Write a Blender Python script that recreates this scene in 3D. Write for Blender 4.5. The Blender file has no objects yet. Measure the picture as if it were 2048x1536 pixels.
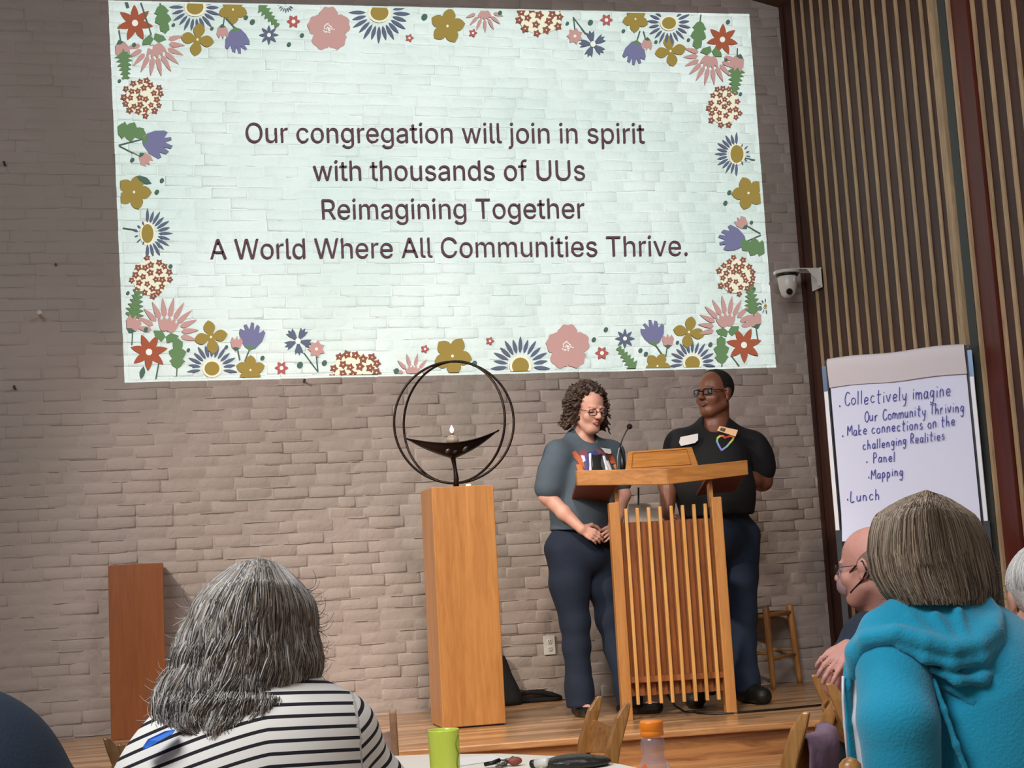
import bpy, bmesh, math, random
import numpy as np
from mathutils import Vector, Matrix
from mathutils.geometry import tessellate_polygon
from mathutils.bvhtree import BVHTree
rnd = random.Random(7)
S = bpy.context.scene
COL = S.collection
PI = math.pi

# ------------------------------------------------------------------ camera
F_PX = 2870.0
AX = np.array([[0.0]*3]*3)
def _axes(hx=12756, hy=500, vx=-170, vy=-20800):
    V = np.array([vx-1024, vy-768, F_PX]); u = V/np.linalg.norm(V)
    H = np.array([hx-1024, hy-768, F_PX]); H = H-u*(H@u); r = H/np.linalg.norm(H)
    return np.array([r, np.cross(r, -u), u])
AX = _axes()
CAM = np.array([0, 0, 1.17])
def ray(px, py):
    return AX @ np.array([px-1024, py-768, F_PX])
def atY(px, py, y):            # point of the room seen at a pixel, on the plane at depth y
    d = ray(px, py); return CAM+d*(y/d[1])
def atZ(px, py, z):
    d = ray(px, py); return CAM+d*((z-CAM[2])/d[2])
def atX(px, py, x):
    d = ray(px, py); return CAM+d*(x/d[0])
cam = bpy.data.cameras.new('camera')
cam_o = bpy.data.objects.new('camera', cam); COL.objects.link(cam_o)
cam.sensor_width = 36; cam.lens = F_PX/2048*36
M = Matrix(((AX[0][0], -AX[0][1], -AX[0][2]), (AX[1][0], -AX[1][1], -AX[1][2]), (AX[2][0], -AX[2][1], -AX[2][2]))).to_4x4()
M.translation = Vector(CAM)
cam_o.matrix_world = M
cam.clip_start = .05
S.camera = cam_o

# ------------------------------------------------------------------ light
YW = 8.6; XC = 4.13; ZS = 0.40
W_ = bpy.data.worlds.new('world'); S.world = W_; W_.use_nodes = True
W_.node_tree.nodes['Background'].inputs[0].default_value = (1, .93, .89, 1)
W_.node_tree.nodes['Background'].inputs[1].default_value = WORLD_E = .205
S.view_settings.view_transform = 'Standard'; S.view_settings.look = 'None'
S.view_settings.exposure = 0; S.view_settings.gamma = 1; S.view_settings.use_curve_mapping = False
def aim(o, tgt):
    o.rotation_euler = (Vector(tgt)-o.location).to_track_quat('-Z', 'Y').to_euler()
def spot(name, loc, tgt, e, col, ang, blend=.6, size=.12):
    l = bpy.data.lights.new(name, 'SPOT'); l.energy = e; l.color = col; l.spot_size = math.radians(ang); l.spot_blend = blend; l.shadow_soft_size = size
    o = bpy.data.objects.new(name, l); COL.objects.link(o); o.location = loc; aim(o, tgt); return o
def area(name, loc, tgt, e, col, sx, sy):
    l = bpy.data.lights.new(name, 'AREA'); l.energy = e; l.color = col; l.shape = 'RECTANGLE'; l.size = sx; l.size_y = sy
    o = bpy.data.objects.new(name, l); COL.objects.link(o); o.location = loc; aim(o, tgt); return o
spot('stage_spotlight', (-2.3, 5.3, 4.5), (2.5, 8.2, .05), 960, (1, .88, .76), 58, 1.0, .10)
spot('stage_spotlight', (.9, 3.6, 4.4), (2.0, 8.2, .1), 620, (1, .88, .76), 44, 1.0, .25)
area('hall_skylight', (-1.6, 1.2, 4.2), (.9, 3.0, .9), 175, (.90, .95, 1), 2.0, 1.4)
area('hall_lamp', (1.6, 3.0, 4.2), (3.2, 7.2, 1.0), 60, (.97, .95, 1), 1.2, 1.2)

# ------------------------------------------------------------------ helpers
def lin(h):
    h = h.lstrip('#'); c = [int(h[i:i+2], 16)/255 for i in (0, 2, 4)]
    return tuple(x/12.92 if x <= .04045 else ((x+.055)/1.055)**2.4 for x in c)+(1,)
def lk(*k): return tuple(k)+(1,)
_m = {}
def mat(name, col, rough=.6, metal=0, spec=.5, bump=0, bscale=40, var=0, vscale=6, alpha=1, trans=0, emit=None, es=0, coat=0, sheen=0, ior=1.45):
    if name in _m: return _m[name]
    if isinstance(col, str): col = lin(col)
    m = bpy.data.materials.new(name); m.use_nodes = True; n = m.node_tree.nodes; l = m.node_tree.links
    b = n['Principled BSDF']; b.inputs['Base Color'].default_value = col; b.inputs['Roughness'].default_value = rough
    b.inputs['Metallic'].default_value = metal; b.inputs['Specular IOR Level'].default_value = spec
    b.inputs['Transmission Weight'].default_value = trans; b.inputs['Alpha'].default_value = alpha; b.inputs['IOR'].default_value = ior
    b.inputs['Coat Weight'].default_value = coat
    if sheen: b.inputs['Sheen Weight'].default_value = sheen
    if emit: b.inputs['Emission Color'].default_value = lin(emit); b.inputs['Emission Strength'].default_value = es
    tc = n.new('ShaderNodeTexCoord')
    if var:
        t = n.new('ShaderNodeTexNoise'); t.inputs['Scale'].default_value = vscale; t.inputs['Detail'].default_value = 5
        l.new(tc.outputs['Object'], t.inputs['Vector'])
        mr = n.new('ShaderNodeMapRange'); mr.inputs[1].default_value = .3; mr.inputs[2].default_value = .7; mr.inputs[3].default_value = 1-var; mr.inputs[4].default_value = 1+var
        l.new(t.outputs['Fac'], mr.inputs[0])
        mx = n.new('ShaderNodeMix'); mx.data_type = 'RGBA'; mx.blend_type = 'MULTIPLY'; mx.inputs[0].default_value = 1
        mx.inputs[6].default_value = col; l.new(mr.outputs[0], mx.inputs[7]); l.new(mx.outputs[2], b.inputs['Base Color'])
    if bump:
        t = n.new('ShaderNodeTexNoise'); t.inputs['Scale'].default_value = bscale; t.inputs['Detail'].default_value = 6
        l.new(tc.outputs['Object'], t.inputs['Vector'])
        bp = n.new('ShaderNodeBump'); bp.inputs['Strength'].default_value = bump; bp.inputs['Distance'].default_value = .01
        l.new(t.outputs['Fac'], bp.inputs['Height']); l.new(bp.outputs[0], b.inputs['Normal'])
    _m[name] = m; return m
def wood(name, c1, c2, axis='Z', scale=1.0, rough=.42, planks=None, coat=.15, contrast=1.0):
    """oak: fine streaks along an axis plus slow cathedral figure; planks=(axis, width) adds a tone per board"""
    if name in _m: return _m[name]
    m = bpy.data.materials.new(name); m.use_nodes = True; n = m.node_tree.nodes; l = m.node_tree.links
    b = n['Principled BSDF']; b.inputs['Roughness'].default_value = rough; b.inputs['Coat Weight'].default_value = coat; b.inputs['Coat Roughness'].default_value = .25
    tc = n.new('ShaderNodeTexCoord'); mp = n.new('ShaderNodeMapping'); l.new(tc.outputs['Object'], mp.inputs[0])
    sc = {'X': (1.2, 14, 14), 'Y': (14, 1.2, 14), 'Z': (14, 14, 1.2)}[axis]
    mp.inputs['Scale'].default_value = [s*scale for s in sc]
    src = mp.outputs[0]
    off = None
    if planks:
        sx = n.new('ShaderNodeSeparateXYZ'); l.new(tc.outputs['Object'], sx.inputs[0])
        dv = n.new('ShaderNodeMath'); dv.operation = 'DIVIDE'; l.new(sx.outputs[planks[0]], dv.inputs[0]); dv.inputs[1].default_value = planks[1]
        fl = n.new('ShaderNodeMath'); fl.operation = 'FLOOR'; l.new(dv.outputs[0], fl.inputs[0])
        # boards also end along their length
        w2 = n.new('ShaderNodeTexWhiteNoise'); w2.noise_dimensions = '1D'; l.new(fl.outputs[0], w2.inputs['W'])
        o2 = n.new('ShaderNodeMath'); o2.operation = 'MULTIPLY_ADD'; l.new(w2.outputs['Value'], o2.inputs[0]); o2.inputs[1].default_value = 3.0
        l.new(sx.outputs[{'X': 0, 'Y': 1, 'Z': 2}[axis]], o2.inputs[2])
        d2 = n.new('ShaderNodeMath'); d2.operation = 'DIVIDE'; l.new(o2.outputs[0], d2.inputs[0]); d2.inputs[1].default_value = planks[2]
        f2 = n.new('ShaderNodeMath'); f2.operation = 'FLOOR'; l.new(d2.outputs[0], f2.inputs[0])
        cb = n.new('ShaderNodeCombineXYZ'); l.new(fl.outputs[0], cb.inputs[0]); l.new(f2.outputs[0], cb.inputs[1])
        wn = n.new('ShaderNodeTexWhiteNoise'); wn.noise_dimensions = '3D'; l.new(cb.outputs[0], wn.inputs['Vector'])
        off = wn
        va = n.new('ShaderNodeVectorMath'); va.operation = 'MULTIPLY_ADD'; l.new(wn.outputs['Color'], va.inputs[0]); va.inputs[1].default_value = (9, 9, 9); l.new(src, va.inputs[2]); src = va.outputs[0]
    t = n.new('ShaderNodeTexNoise'); t.inputs['Scale'].default_value = 4; t.inputs['Detail'].default_value = 8; t.inputs['Roughness'].default_value = .62; t.inputs['Distortion'].default_value = .8
    l.new(src, t.inputs['Vector'])
    t2 = n.new('ShaderNodeTexNoise'); t2.inputs['Scale'].default_value = .55; t2.inputs['Detail'].default_value = 3; t2.inputs['Distortion'].default_value = 1.5
    l.new(src, t2.inputs['Vector'])
    ad = n.new('ShaderNodeMath'); ad.operation = 'MULTIPLY_ADD'; l.new(t2.outputs['Fac'], ad.inputs[0]); ad.inputs[1].default_value = .7; l.new(t.outputs['Fac'], ad.inputs[2])
    last = ad.outputs[0]
    if off is not None:
        a3 = n.new('ShaderNodeMath'); a3.operation = 'MULTIPLY_ADD'; l.new(off.outputs['Value'], a3.inputs[0]); a3.inputs[1].default_value = .42; l.new(last, a3.inputs[2])
        a4 = n.new('ShaderNodeMath'); a4.operation = 'SUBTRACT'; l.new(a3.outputs[0], a4.inputs[0]); a4.inputs[1].default_value = .21; last = a4.outputs[0]
    r = n.new('ShaderNodeMapRange'); r.inputs[1].default_value = .85-.2/contrast; r.inputs[2].default_value = .85+.2/contrast; l.new(last, r.inputs[0])
    mx = n.new('ShaderNodeMix'); mx.data_type = 'RGBA'; mx.inputs[6].default_value = lin(c2) if isinstance(c2, str) else c2; mx.inputs[7].default_value = lin(c1) if isinstance(c1, str) else c1
    l.new(r.outputs[0], mx.inputs[0])
    l.new(mx.outputs[2], b.inputs['Base Color'])
    bp = n.new('ShaderNodeBump'); bp.inputs['Strength'].default_value = .12; bp.inputs['Distance'].default_value = .004; l.new(t.outputs['Fac'], bp.inputs['Height']); l.new(bp.outputs[0], b.inputs['Normal'])
    _m[name] = m; return m

WPOS = {}
def wpos(o): return WPOS.get(o.name, np.zeros(3))
def thing(name, label, cat, loc=(0, 0, 0), group=None):
    o = bpy.data.objects.new(name, None); COL.objects.link(o); o.location = loc; o.empty_display_size = .1
    WPOS[o.name] = np.array(loc, float)
    return tag(o, label, cat, group)
def tag(o, label=None, cat=None, group=None, kind=None):
    if label: o['label'] = label
    if cat: o['category'] = cat
    if group: o['group'] = group
    if kind: o['kind'] = kind
    return o
def link(name, v, f, mats, parent=None, mi=None, smooth=False, bevel=0, label=None, origin=None, attr=None):
    v = np.asarray(v, float).reshape(-1, 3)
    if parent is not None: org = wpos(parent)
    elif origin is not None: org = np.array(origin, float)
    else:
        lo, hi = v.min(0), v.max(0); org = np.array([(lo[0]+hi[0])/2, (lo[1]+hi[1])/2, lo[2]])
    me = bpy.data.meshes.new(name)
    me.from_pydata((v-org).tolist(), [], f if isinstance(f, list) else f.tolist())
    for m in (mats if isinstance(mats, (list, tuple)) else [mats]): me.materials.append(m)
    if mi is not None: me.polygons.foreach_set('material_index', np.asarray(mi, np.int32))
    if smooth: me.polygons.foreach_set('use_smooth', np.ones(len(me.polygons), bool))
    if attr:
        for k, a in attr.items():
            at = me.attributes.new(k, 'FLOAT', 'POINT'); at.data.foreach_set('value', np.asarray(a, np.float32))
    me.update()
    o = bpy.data.objects.new(name, me); COL.objects.link(o)
    WPOS[o.name] = org
    if parent is not None: o.parent = parent
    else: o.location = org
    if bevel:
        bm = o.modifiers.new('bevel', 'BEVEL'); bm.width = bevel; bm.segments = 2; bm.limit_method = 'ANGLE'; bm.angle_limit = .7
    if label: o['label'] = label
    return o
def rotm(rx=0, ry=0, rz=0):
    return np.array((Matrix.Rotation(rz, 3, 'Z') @ Matrix.Rotation(ry, 3, 'Y') @ Matrix.Rotation(rx, 3, 'X')))
class MB:
    def __init__(s): s.v = []; s.f = []; s.mi = []; s.cur = 0
    def add(s, v, f):
        k = len(s.v); s.v += [tuple(p) for p in v]; s.f += [[i+k for i in q] for q in f]; s.mi += [s.cur]*len(f); return s
    def box(s, c, d, R=None):
        c = np.array(c, float); p = np.array([[x, y, z] for x in (-.5, .5) for y in (-.5, .5) for z in (-.5, .5)])*np.array(d)
        if R is not None: p = p @ np.array(R).T
        return s.add(p+c, [[0, 1, 3, 2], [4, 6, 7, 5], [0, 4, 5, 1], [2, 3, 7, 6], [0, 2, 6, 4], [1, 5, 7, 3]])
    def hexa(s, lo, hi):   # two quads (lists of 4 points), joined
        return s.add(list(lo)+list(hi), [[3, 2, 1, 0], [4, 5, 6, 7], [0, 1, 5, 4], [1, 2, 6, 5], [2, 3, 7, 6], [3, 0, 4, 7]])
    def prism(s, poly, vec):
        n = len(poly); poly = [np.array(p, float) for p in poly]; top = [p+np.array(vec) for p in poly]
        return s.add(poly+top, [list(range(n))[::-1], list(range(n, 2*n))]+[[i, (i+1) % n, (i+1) % n+n, i+n] for i in range(n)])
    def tube(s, path, r, n=10, cap=True):
        path = [np.array(p, float) for p in path]; m = len(path); r = [r]*m if np.isscalar(r) else r
        v = []; prev = None
        for i in range(m):
            t = path[min(i+1, m-1)]-path[max(i-1, 0)]; t = t/(np.linalg.norm(t)+1e-9)
            if prev is None:
                a = np.array([0, 0, 1.]) if abs(t[2]) < .9 else np.array([1., 0, 0]); u = np.cross(t, a)
            else: u = prev-t*(prev@t)
            u /= np.linalg.norm(u)+1e-9; prev = u; w = np.cross(t, u)
            for k in range(n):
                a = 2*PI*k/n; v.append(path[i]+r[i]*(math.cos(a)*u+math.sin(a)*w))
        f = [[i*n+k, i*n+(k+1) % n, (i+1)*n+(k+1) % n, (i+1)*n+k] for i in range(m-1) for k in range(n)]
        if cap: f += [list(range(n))[::-1], [(m-1)*n+k for k in range(n)]]
        return s.add(v, f)
    def lathe(s, prof, c=(0, 0, 0), n=32, R=None):
        v = []
        for r, z in prof:
            for k in range(n): a = 2*PI*k/n; v.append((r*math.cos(a), r*math.sin(a), z))
        v = np.array(v)
        if R is not None: v = v @ np.array(R).T
        v = v+np.array(c)
        m = len(prof)
        f = [[i*n+k, i*n+(k+1) % n, (i+1)*n+(k+1) % n, (i+1)*n+k] for i in range(m-1) for k in range(n)]
        f += [list(range(n))[::-1], [(m-1)*n+k for k in range(n)]]
        return s.add(v, f)
    def build(s, name, mats, parent=None, **k):
        return link(name, s.v, s.f, mats, parent, mi=s.mi, **k)
def sphere_pts(c, r, n=12, m=8):
    mb = MB(); mb.lathe([(max(1e-4, r*math.sin(PI*i/m)), -r*math.cos(PI*i/m)) for i in range(m+1)], c, n); return mb

# ------------------------------------------------------------------ the room
def paint_mat():
    m = bpy.data.materials.new('painted_brick'); m.use_nodes = True; n = m.node_tree.nodes; l = m.node_tree.links
    b = n['Principled BSDF']; b.inputs['Roughness'].default_value = .62; b.inputs['Specular IOR Level'].default_value = .3
    ge = n.new('ShaderNodeNewGeometry')
    t = n.new('ShaderNodeTexNoise'); t.inputs['Scale'].default_value = 1.3; t.inputs['Detail'].default_value = 5; l.new(ge.outputs['Position'], t.inputs['Vector'])
    mx = n.new('ShaderNodeMix'); mx.data_type = 'RGBA'; mx.inputs[6].default_value = lk(.365, .315, .272); mx.inputs[7].default_value = lk(.415, .343, .305)
    mr = n.new('ShaderNodeMapRange'); mr.inputs[1].default_value = .38; mr.inputs[2].default_value = .62; l.new(t.outputs['Fac'], mr.inputs[0]); l.new(mr.outputs[0], mx.inputs[0])
    l.new(mx.outputs[2], b.inputs['Base Color'])
    t1 = n.new('ShaderNodeTexNoise'); t1.inputs['Scale'].default_value = 26; t1.inputs['Detail'].default_value = 5; t1.inputs['Roughness'].default_value = .6; l.new(ge.outputs['Position'], t1.inputs['Vector'])
    bp = n.new('ShaderNodeBump'); bp.inputs['Strength'].default_value = .5; bp.inputs['Distance'].default_value = .012; l.new(t1.outputs['Fac'], bp.inputs['Height']); l.new(bp.outputs[0], b.inputs['Normal'])
    return m
PAINT = paint_mat()
def brick_field(x0, x1, z0, z1, seed=3, yoff=0.0, clip=None):
    r = random.Random(seed); C = .0677; Lb = .2135
    v = []; f = []
    def brick(xa, xb, za, zb):
        g = .0015; bx = .0095; d = r.uniform(-.0046, .0046); tx = r.uniform(-.0042, .0042); tz = r.uniform(-.003, .003)
        k = len(v)
        J = lambda: r.uniform(-.0025, .0025)
        o = [(xa+g+J(), za+g+J()), (xb-g+J(), za+g+J()), (xb-g+J(), zb-g+J()), (xa+g+J(), zb-g+J())]
        sx, sz = (1, -1, -1, 1), (1, 1, -1, -1)
        xm, zm = (xa+xb)/2, (za+zb)/2
        for ring, (ins, dep) in enumerate(((0, .007), (.0035, .0026), (bx, 0))):
            for i, (x, z) in enumerate(o):
                X = x+sx[i]*ins; Z = z+sz[i]*ins
                y = YW+dep-.000-d-tx*(X-xm)/(xb-xa)*2-tz*(Z-zm)/C*2 if ring else YW+.0045
                v.append((X, y+yoff, Z))
        for a in (0, 4):
            for i in range(4):
                j = (i+1) % 4; f.append([k+a+i, k+a+j, k+a+4+j, k+a+4+i])
        f.append([k+8, k+9, k+10, k+11])
    row = 0; z = z0
    while z < z1-.01:
        zt = z+C; x = x0-(Lb/2 if row % 2 else 0)-r.choice((0, 0, .05, .03))
        wob = r.uniform(-.002, .002)
        while x < x1:
            q = r.random()
            w = Lb if q < .86 else (Lb/2 if q < .96 else Lb*.75)
            w *= r.uniform(.985, 1.015)
            xa, xb = max(x, x0), min(x+w, x1)
            if xb-xa > .03: brick(xa, xb, z+wob, zt+wob)
            x += w
        # sloppy mortar beads standing proud of some joints
        x = x0
        while x < x1:
            x += r.uniform(.10, .75)
            ln = r.uniform(.05, .30)
            if x+ln > x1: break
            n = max(3, int(ln/.03)); k = len(v); h = r.uniform(.0015, .0036)
            for i in range(n+1):
                xx = x+ln*i/n; e = math.sin(PI*i/n)**.5; zz = z+wob+r.uniform(-.0015, .0015); hh = h*e
                v.extend([(xx, YW+.004+yoff, zz-hh*1.2), (xx, YW-.0035*e-.0008+yoff, zz), (xx, YW+.004+yoff, zz+hh*1.2)])
            for i in range(n):
                a = k+3*i; f.append([a, a+3, a+4, a+1]); f.append([a+1, a+4, a+5, a+2])
        z = zt; row += 1
    k = len(v); ym = YW+.0043+yoff
    v.extend([(x0, ym, z0), (x1, ym, z0), (x1, ym, z1), (x0, ym, z1)]); f.append([k, k+1, k+2, k+3])
    return v, f
bv, bf = brick_field(-3.2, XC+.019, 0.0, 5.35)
wb = link('wall_back', bv, bf, PAINT, origin=(0, YW, 0), smooth=True); wb['kind'] = 'structure'

# slatted side wall
DARKWOOD = wood('dark_panel_wood', '#4d2b1e', '#301811', 'Z', 1, .55, coat=0)
REDWOOD = wood('red_panel_wood', '#5f2216', '#47170e', 'Z', .6, .5, coat=0)
TANWOOD = wood('slat_wood', '#c9aa84', '#9c8260', 'Z', 1, .55, coat=0)
GREY = mat('grey_metal', '#3c3f3c', .6)
wr = MB(); wr.box((XC+.05, 5.9, 2.7), (.06, 5.7, 5.6))
w = wr.build('wall_right', [DARKWOOD]); w['kind'] = 'structure'
ys = [8.42-.1302*i for i in range(13)]
for y in ys:
    mb = MB(); mb.box((XC+.026, y-.004, 2.72), (.03, .027, 5.5)); mb.build('slat', TANWOOD, w)
for y in (6.355, 6.245, 6.13, 6.005, 5.88, 5.755, 5.63, 5.5, 5.37, 5.24):
    mb = MB(); mb.box((XC+.026, y, 2.72), (.03, .029, 5.5)); mb.build('slat', TANWOOD, w)
mb = MB(); mb.box((XC, 6.70, 2.72), (.04, .062, 5.5)); mb.build('edge_post', TANWOOD, w)
mb = MB(); mb.box((XC+.0, 6.585, 2.72), (.05, .075, 5.5)); mb.build('joint_channel', GREY, w)
mb = MB(); mb.box((XC+.0, 6.535, 2.72), (.045, .02, 5.5)); mb.build('edge_strip', TANWOOD, w)
mb = MB(); mb.box((XC+.008, 6.45, 2.72), (.03, .145, 5.5)); mb.build('red_board', REDWOOD, w)
mb = MB(); mb.box((XC+.006, YW-.014, 2.72), (.02, .02, 5.5)); t = mb.build('trim_1', DARKWOOD); t['kind'] = 'structure'
# sloping ceiling, seen only at the top right corner
c0, c1 = atY(1505, 0, YW), atY(1565, 18, YW)
sl = (c1[2]-c0[2])/(c1[0]-c0[0])
mb = MB(); xa, xb = -3.2, XC+.1
za, zb = c0[2]+sl*(xa-c0[0]), c0[2]+sl*(xb-c0[0])
mb.hexa([(xa, 3, za), (xb, 3, zb), (xb, YW+.1, zb), (xa, YW+.1, za)], [(xa, 3, za+.1), (xb, 3, zb+.1), (xb, YW+.1, zb+.1), (xa, YW+.1, za+.1)])
o = mb.build('ceiling', mat('ceiling_wood', '#4a2c1c', .6)); o['kind'] = 'structure'

FLOORW = wood('floor_boards', '#cfa377', '#96704a', 'X', .8, .3, planks=(1, .057, .9), coat=.5, contrast=1.5)
RISER = wood('riser_wood', '#b07c4c', '#744a2a', 'X', .45, .4, coat=.3, contrast=1.3)
NOSE = wood('nosing_wood', '#cc9a68', '#a06f44', 'X', .7, .35, coat=.4)
mb = MB(); mb.box((.6, 3.5, -.05), (7.6, 10.4, .1)); o = mb.build('floor', [wood('hall_floor_boards', '#96704c', '#6d4a2f', 'X', .8, .4, planks=(1, .07, 1.2))]); o['kind'] = 'structure'

# stage: deck, nosing, riser, lower step
st = thing('stage', 'low wooden stage of honey-coloured strip boards below the brick wall', 'stage', (1.5, 7.5, 0))
xl, xr = -3.2, XC-.035
def fy(x): return 6.70+(x-1.03)*(6.54-6.70)/(2.85-1.03)
E_ = [(xl, fy(xl)), (xr, fy(xr))]
def slab(name, y_off0, y_off1, z0, z1, m, label=None, wall=False, bevel=.004):
    mb = MB()
    a = [(xl, E_[0][1]+y_off0, z0), (xr, E_[1][1]+y_off0, z0)]
    b_ = [(xr, (YW-.016) if wall else E_[1][1]+y_off1, z0), (xl, (YW-.016) if wall else E_[0][1]+y_off1, z0)]
    mb.prism(a+b_, (0, 0, z1-z0)); return mb.build(name, m, st, bevel=bevel, label=label)
slab('deck', .07, 0, ZS-.03, ZS, FLOORW, wall=True, bevel=0)
slab('nosing', 0, .07, ZS-.032, ZS, NOSE, bevel=.006)
slab('riser', .025, .06, .25, ZS-.032, RISER, bevel=0)
slab('step_tread', -.28, .06, .218, .25, NOSE)
slab('step_riser', -.255, -.22, 0, .218, RISER, bevel=0)

# ------------------------------------------------------------------ projected slide
SQ = [(225, 5), (1492, 32), (1545, 731), (258, 760)]
SC = [atY(x, y, YW) for x, y in SQ]
PROJ = np.array([1.75, .9, 3.75])      # the projector under the hall ceiling
def projector():
    l = bpy.data.lights.new('projector_beam', 'SPOT'); l.energy = 5200; l.spot_size = math.radians(60); l.spot_blend = 0; l.shadow_soft_size = 0.0
    o = bpy.data.objects.new('projector_beam', l); COL.objects.link(o); o.location = PROJ
    mid = sum(SC)/4; aim(o, mid)
    l.use_nodes = True; nt = l.node_tree; n = nt.nodes; e = n['Emission']; e.inputs[0].default_value = (.68, .98, 1.05, 1)
    tc = n.new('ShaderNodeTexCoord'); last = None
    inv = np.array(o.rotation_euler.to_matrix()).T
    c = [inv @ (p+(p-mid)*.012-PROJ) for p in SC]
    for i in range(4):
        a, b = c[i], c[(i+1) % 4]; q = np.cross(a, b); q /= np.linalg.norm(q)
        if q @ (inv @ (mid-PROJ)) < 0: q = -q
        d = n.new('ShaderNodeVectorMath'); d.operation = 'DOT_PRODUCT'; nt.links.new(tc.outputs['Normal'], d.inputs[0]); d.inputs[1].default_value = tuple(q*PSIGN)
        g = n.new('ShaderNodeMath'); g.operation = 'GREATER_THAN'; nt.links.new(d.outputs['Value'], g.inputs[0]); g.inputs[1].default_value = 0
        if last is None: last = g
        else:
            m_ = n.new('ShaderNodeMath'); m_.operation = 'MULTIPLY'; nt.links.new(last.outputs[0], m_.inputs[0]); nt.links.new(g.outputs[0], m_.inputs[1]); last = m_
    nt.links.new(last.outputs[0], e.inputs[1])
PSIGN = 1
projector()
slide = thing('projected_slide', 'bright projected slide with flower border and four lines of purple-brown text on the brick wall', 'projection', tuple((SC[2]+SC[3])/2))
EDGE = []
for i in range(4):
    a, b = SC[i], SC[(i+1) % 4]; d = b-a; nn = np.array([d[2], 0, -d[0]]); nn /= np.linalg.norm(nn)
    if nn @ (sum(SC)/4-a) < 0: nn = -nn
    EDGE.append((a, nn))
def clip_obj(o):
    bm = bmesh.new(); bm.from_mesh(o.data); org = wpos(o.parent)
    for a, nn in EDGE:
        bmesh.ops.bisect_plane(bm, geom=bm.verts[:]+bm.edges[:]+bm.faces[:], plane_co=a-org, plane_no=-nn, clear_outer=True)
    bm.to_mesh(o.data); bm.free()
xs_ = [p[0] for p in SC]; zs_ = [p[2] for p in SC]
k0 = int((min(zs_)-.0)/.0677)-1
# the lit surface follows the same brick relief
bv2 = [(x, y-.0016, z) for x, y, z in bv]
keep = [q for q in bf if all(min(xs_)-.3 < bv[i][0] < max(xs_)+.3 and min(zs_)-.1 < bv[i][2] < max(zs_)+.1 for i in q)]
used = sorted({i for q in keep for i in q}); rm = {a: b for b, a in enumerate(used)}
keep = [[rm[i] for i in q] for q in keep]; bv2 = [bv2[i] for i in used]
kk = len(bv2); bv2 += [(min(xs_), YW+.0027, min(zs_)), (max(xs_), YW+.0027, min(zs_)), (max(xs_), YW+.0027, max(zs_)), (min(xs_), YW+.0027, max(zs_))]; keep.append([kk, kk+1, kk+2, kk+3])
bg = link('slide_background', bv2, keep, PAINT, slide, smooth=True); clip_obj(bg)

def smat(nm, h):
    c = lin(h); return mat('slide_'+nm, (c[0]/1.8, c[1]/2.5, c[2]/2.7, 1), .75, spec=.1)
SM = [smat('orange', '#a5593e'), smat('gold', '#9c8843'), smat('blue', '#60697f'), smat('lilac', '#76779c'), smat('pink', '#c39a94'),
      smat('green', '#67895c'), smat('darkgreen', '#4f6b5d'), smat('rust', '#8f5a48'), smat('cream', '#eeefd6'), smat('white', '#eef2ea'), smat('maroon', '#5c404b'), smat('rose', '#b0625e')]
OR, GO, BL, LI, PK, GR, DG, RU, CR, WH, MA, RO = range(12)
class FL(MB):
    q = 0
    def poly(s, pts, mi, layer=0):
        FL.q += 1; y = YW-.0085-.0004*layer-.000004*FL.q
        s.cur = mi; k = len(s.v); s.v += [tuple(atY(x, yy, y)) for x, yy in pts]; s.f.append([k+i for i in range(len(pts))]); s.mi.append(mi)
def R2(pts, c, a=0, sx=1, sy=1):
    ca, sa = math.cos(a), math.sin(a); return [(c[0]+sx*(x*ca-y*sa), c[1]+sy*(x*sa+y*ca)) for x, y in pts]
def ell(c, rx, ry, n=16, a=0): return R2([(rx*math.cos(2*PI*i/n), ry*math.sin(2*PI*i/n)) for i in range(n)], c, a)
def petal(r0, r1, w, p=.7, tip=0):      # along +x
    n = 8; up = []
    for i in range(n+1):
        t = i/n; wd = math.sin(PI*min(1, t**p))**.8*(1-tip*t); up.append((r0+(r1-r0)*t, w*max(0, wd)))
    return up+[(x, -y) for x, y in up[::-1][1:-1]]
FN = 0
def finish(fl, name): clip_obj(fl.build(name, SM, slide))
def star(c, R, n=7, mi=OR, rot=-PI/2, w=.205, core=.17, pts_=.55, halo=True):
    f = FL()
    if halo: f.poly(ell(c, R*.42, R*.42), CR, 0)
    for i in range(n): f.poly(R2(petal(0, R, R*w, .8), c, rot+2*PI*i/n), mi, 1)
    f.poly(ell(c, R*core, R*core*1.05, 12), WH, 2); finish(f, 'star_flower')
def fiveflower(c, R, rot=0, mi=GO, n=5, w=.36):
    f = FL()
    for i in range(n): f.poly(R2(petal(0, R, R*w, 1.25), c, rot+2*PI*i/n), mi, 1)
    f.poly(ell(c, R*.25, R*.25), mi, 1.5); f.poly(ell(c, R*.07, R*.08, 8), CR, 2); finish(f, 'yellow_flower')
def clover(c, R, rot=0): fiveflower(c, R, rot, GO, 4, .34)
def daisy(c, R, a0, a1, n, cx, cy, mi=BL, rin=.44):
    f = FL(); f.poly(ell(c, cx*1.28, cy*1.28, 20), CR, 0)
    for i in range(n):
        a = math.radians(a0+(a1-a0)*i/(n-1)); f.poly(R2(petal(R*rin, R*(1-.08*(i % 2)), R*.062, .9), c, -a), mi, 1)
    f.poly(ell(c, cx, cy, 20), GO, 2); finish(f, 'daisy_flower')
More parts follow.
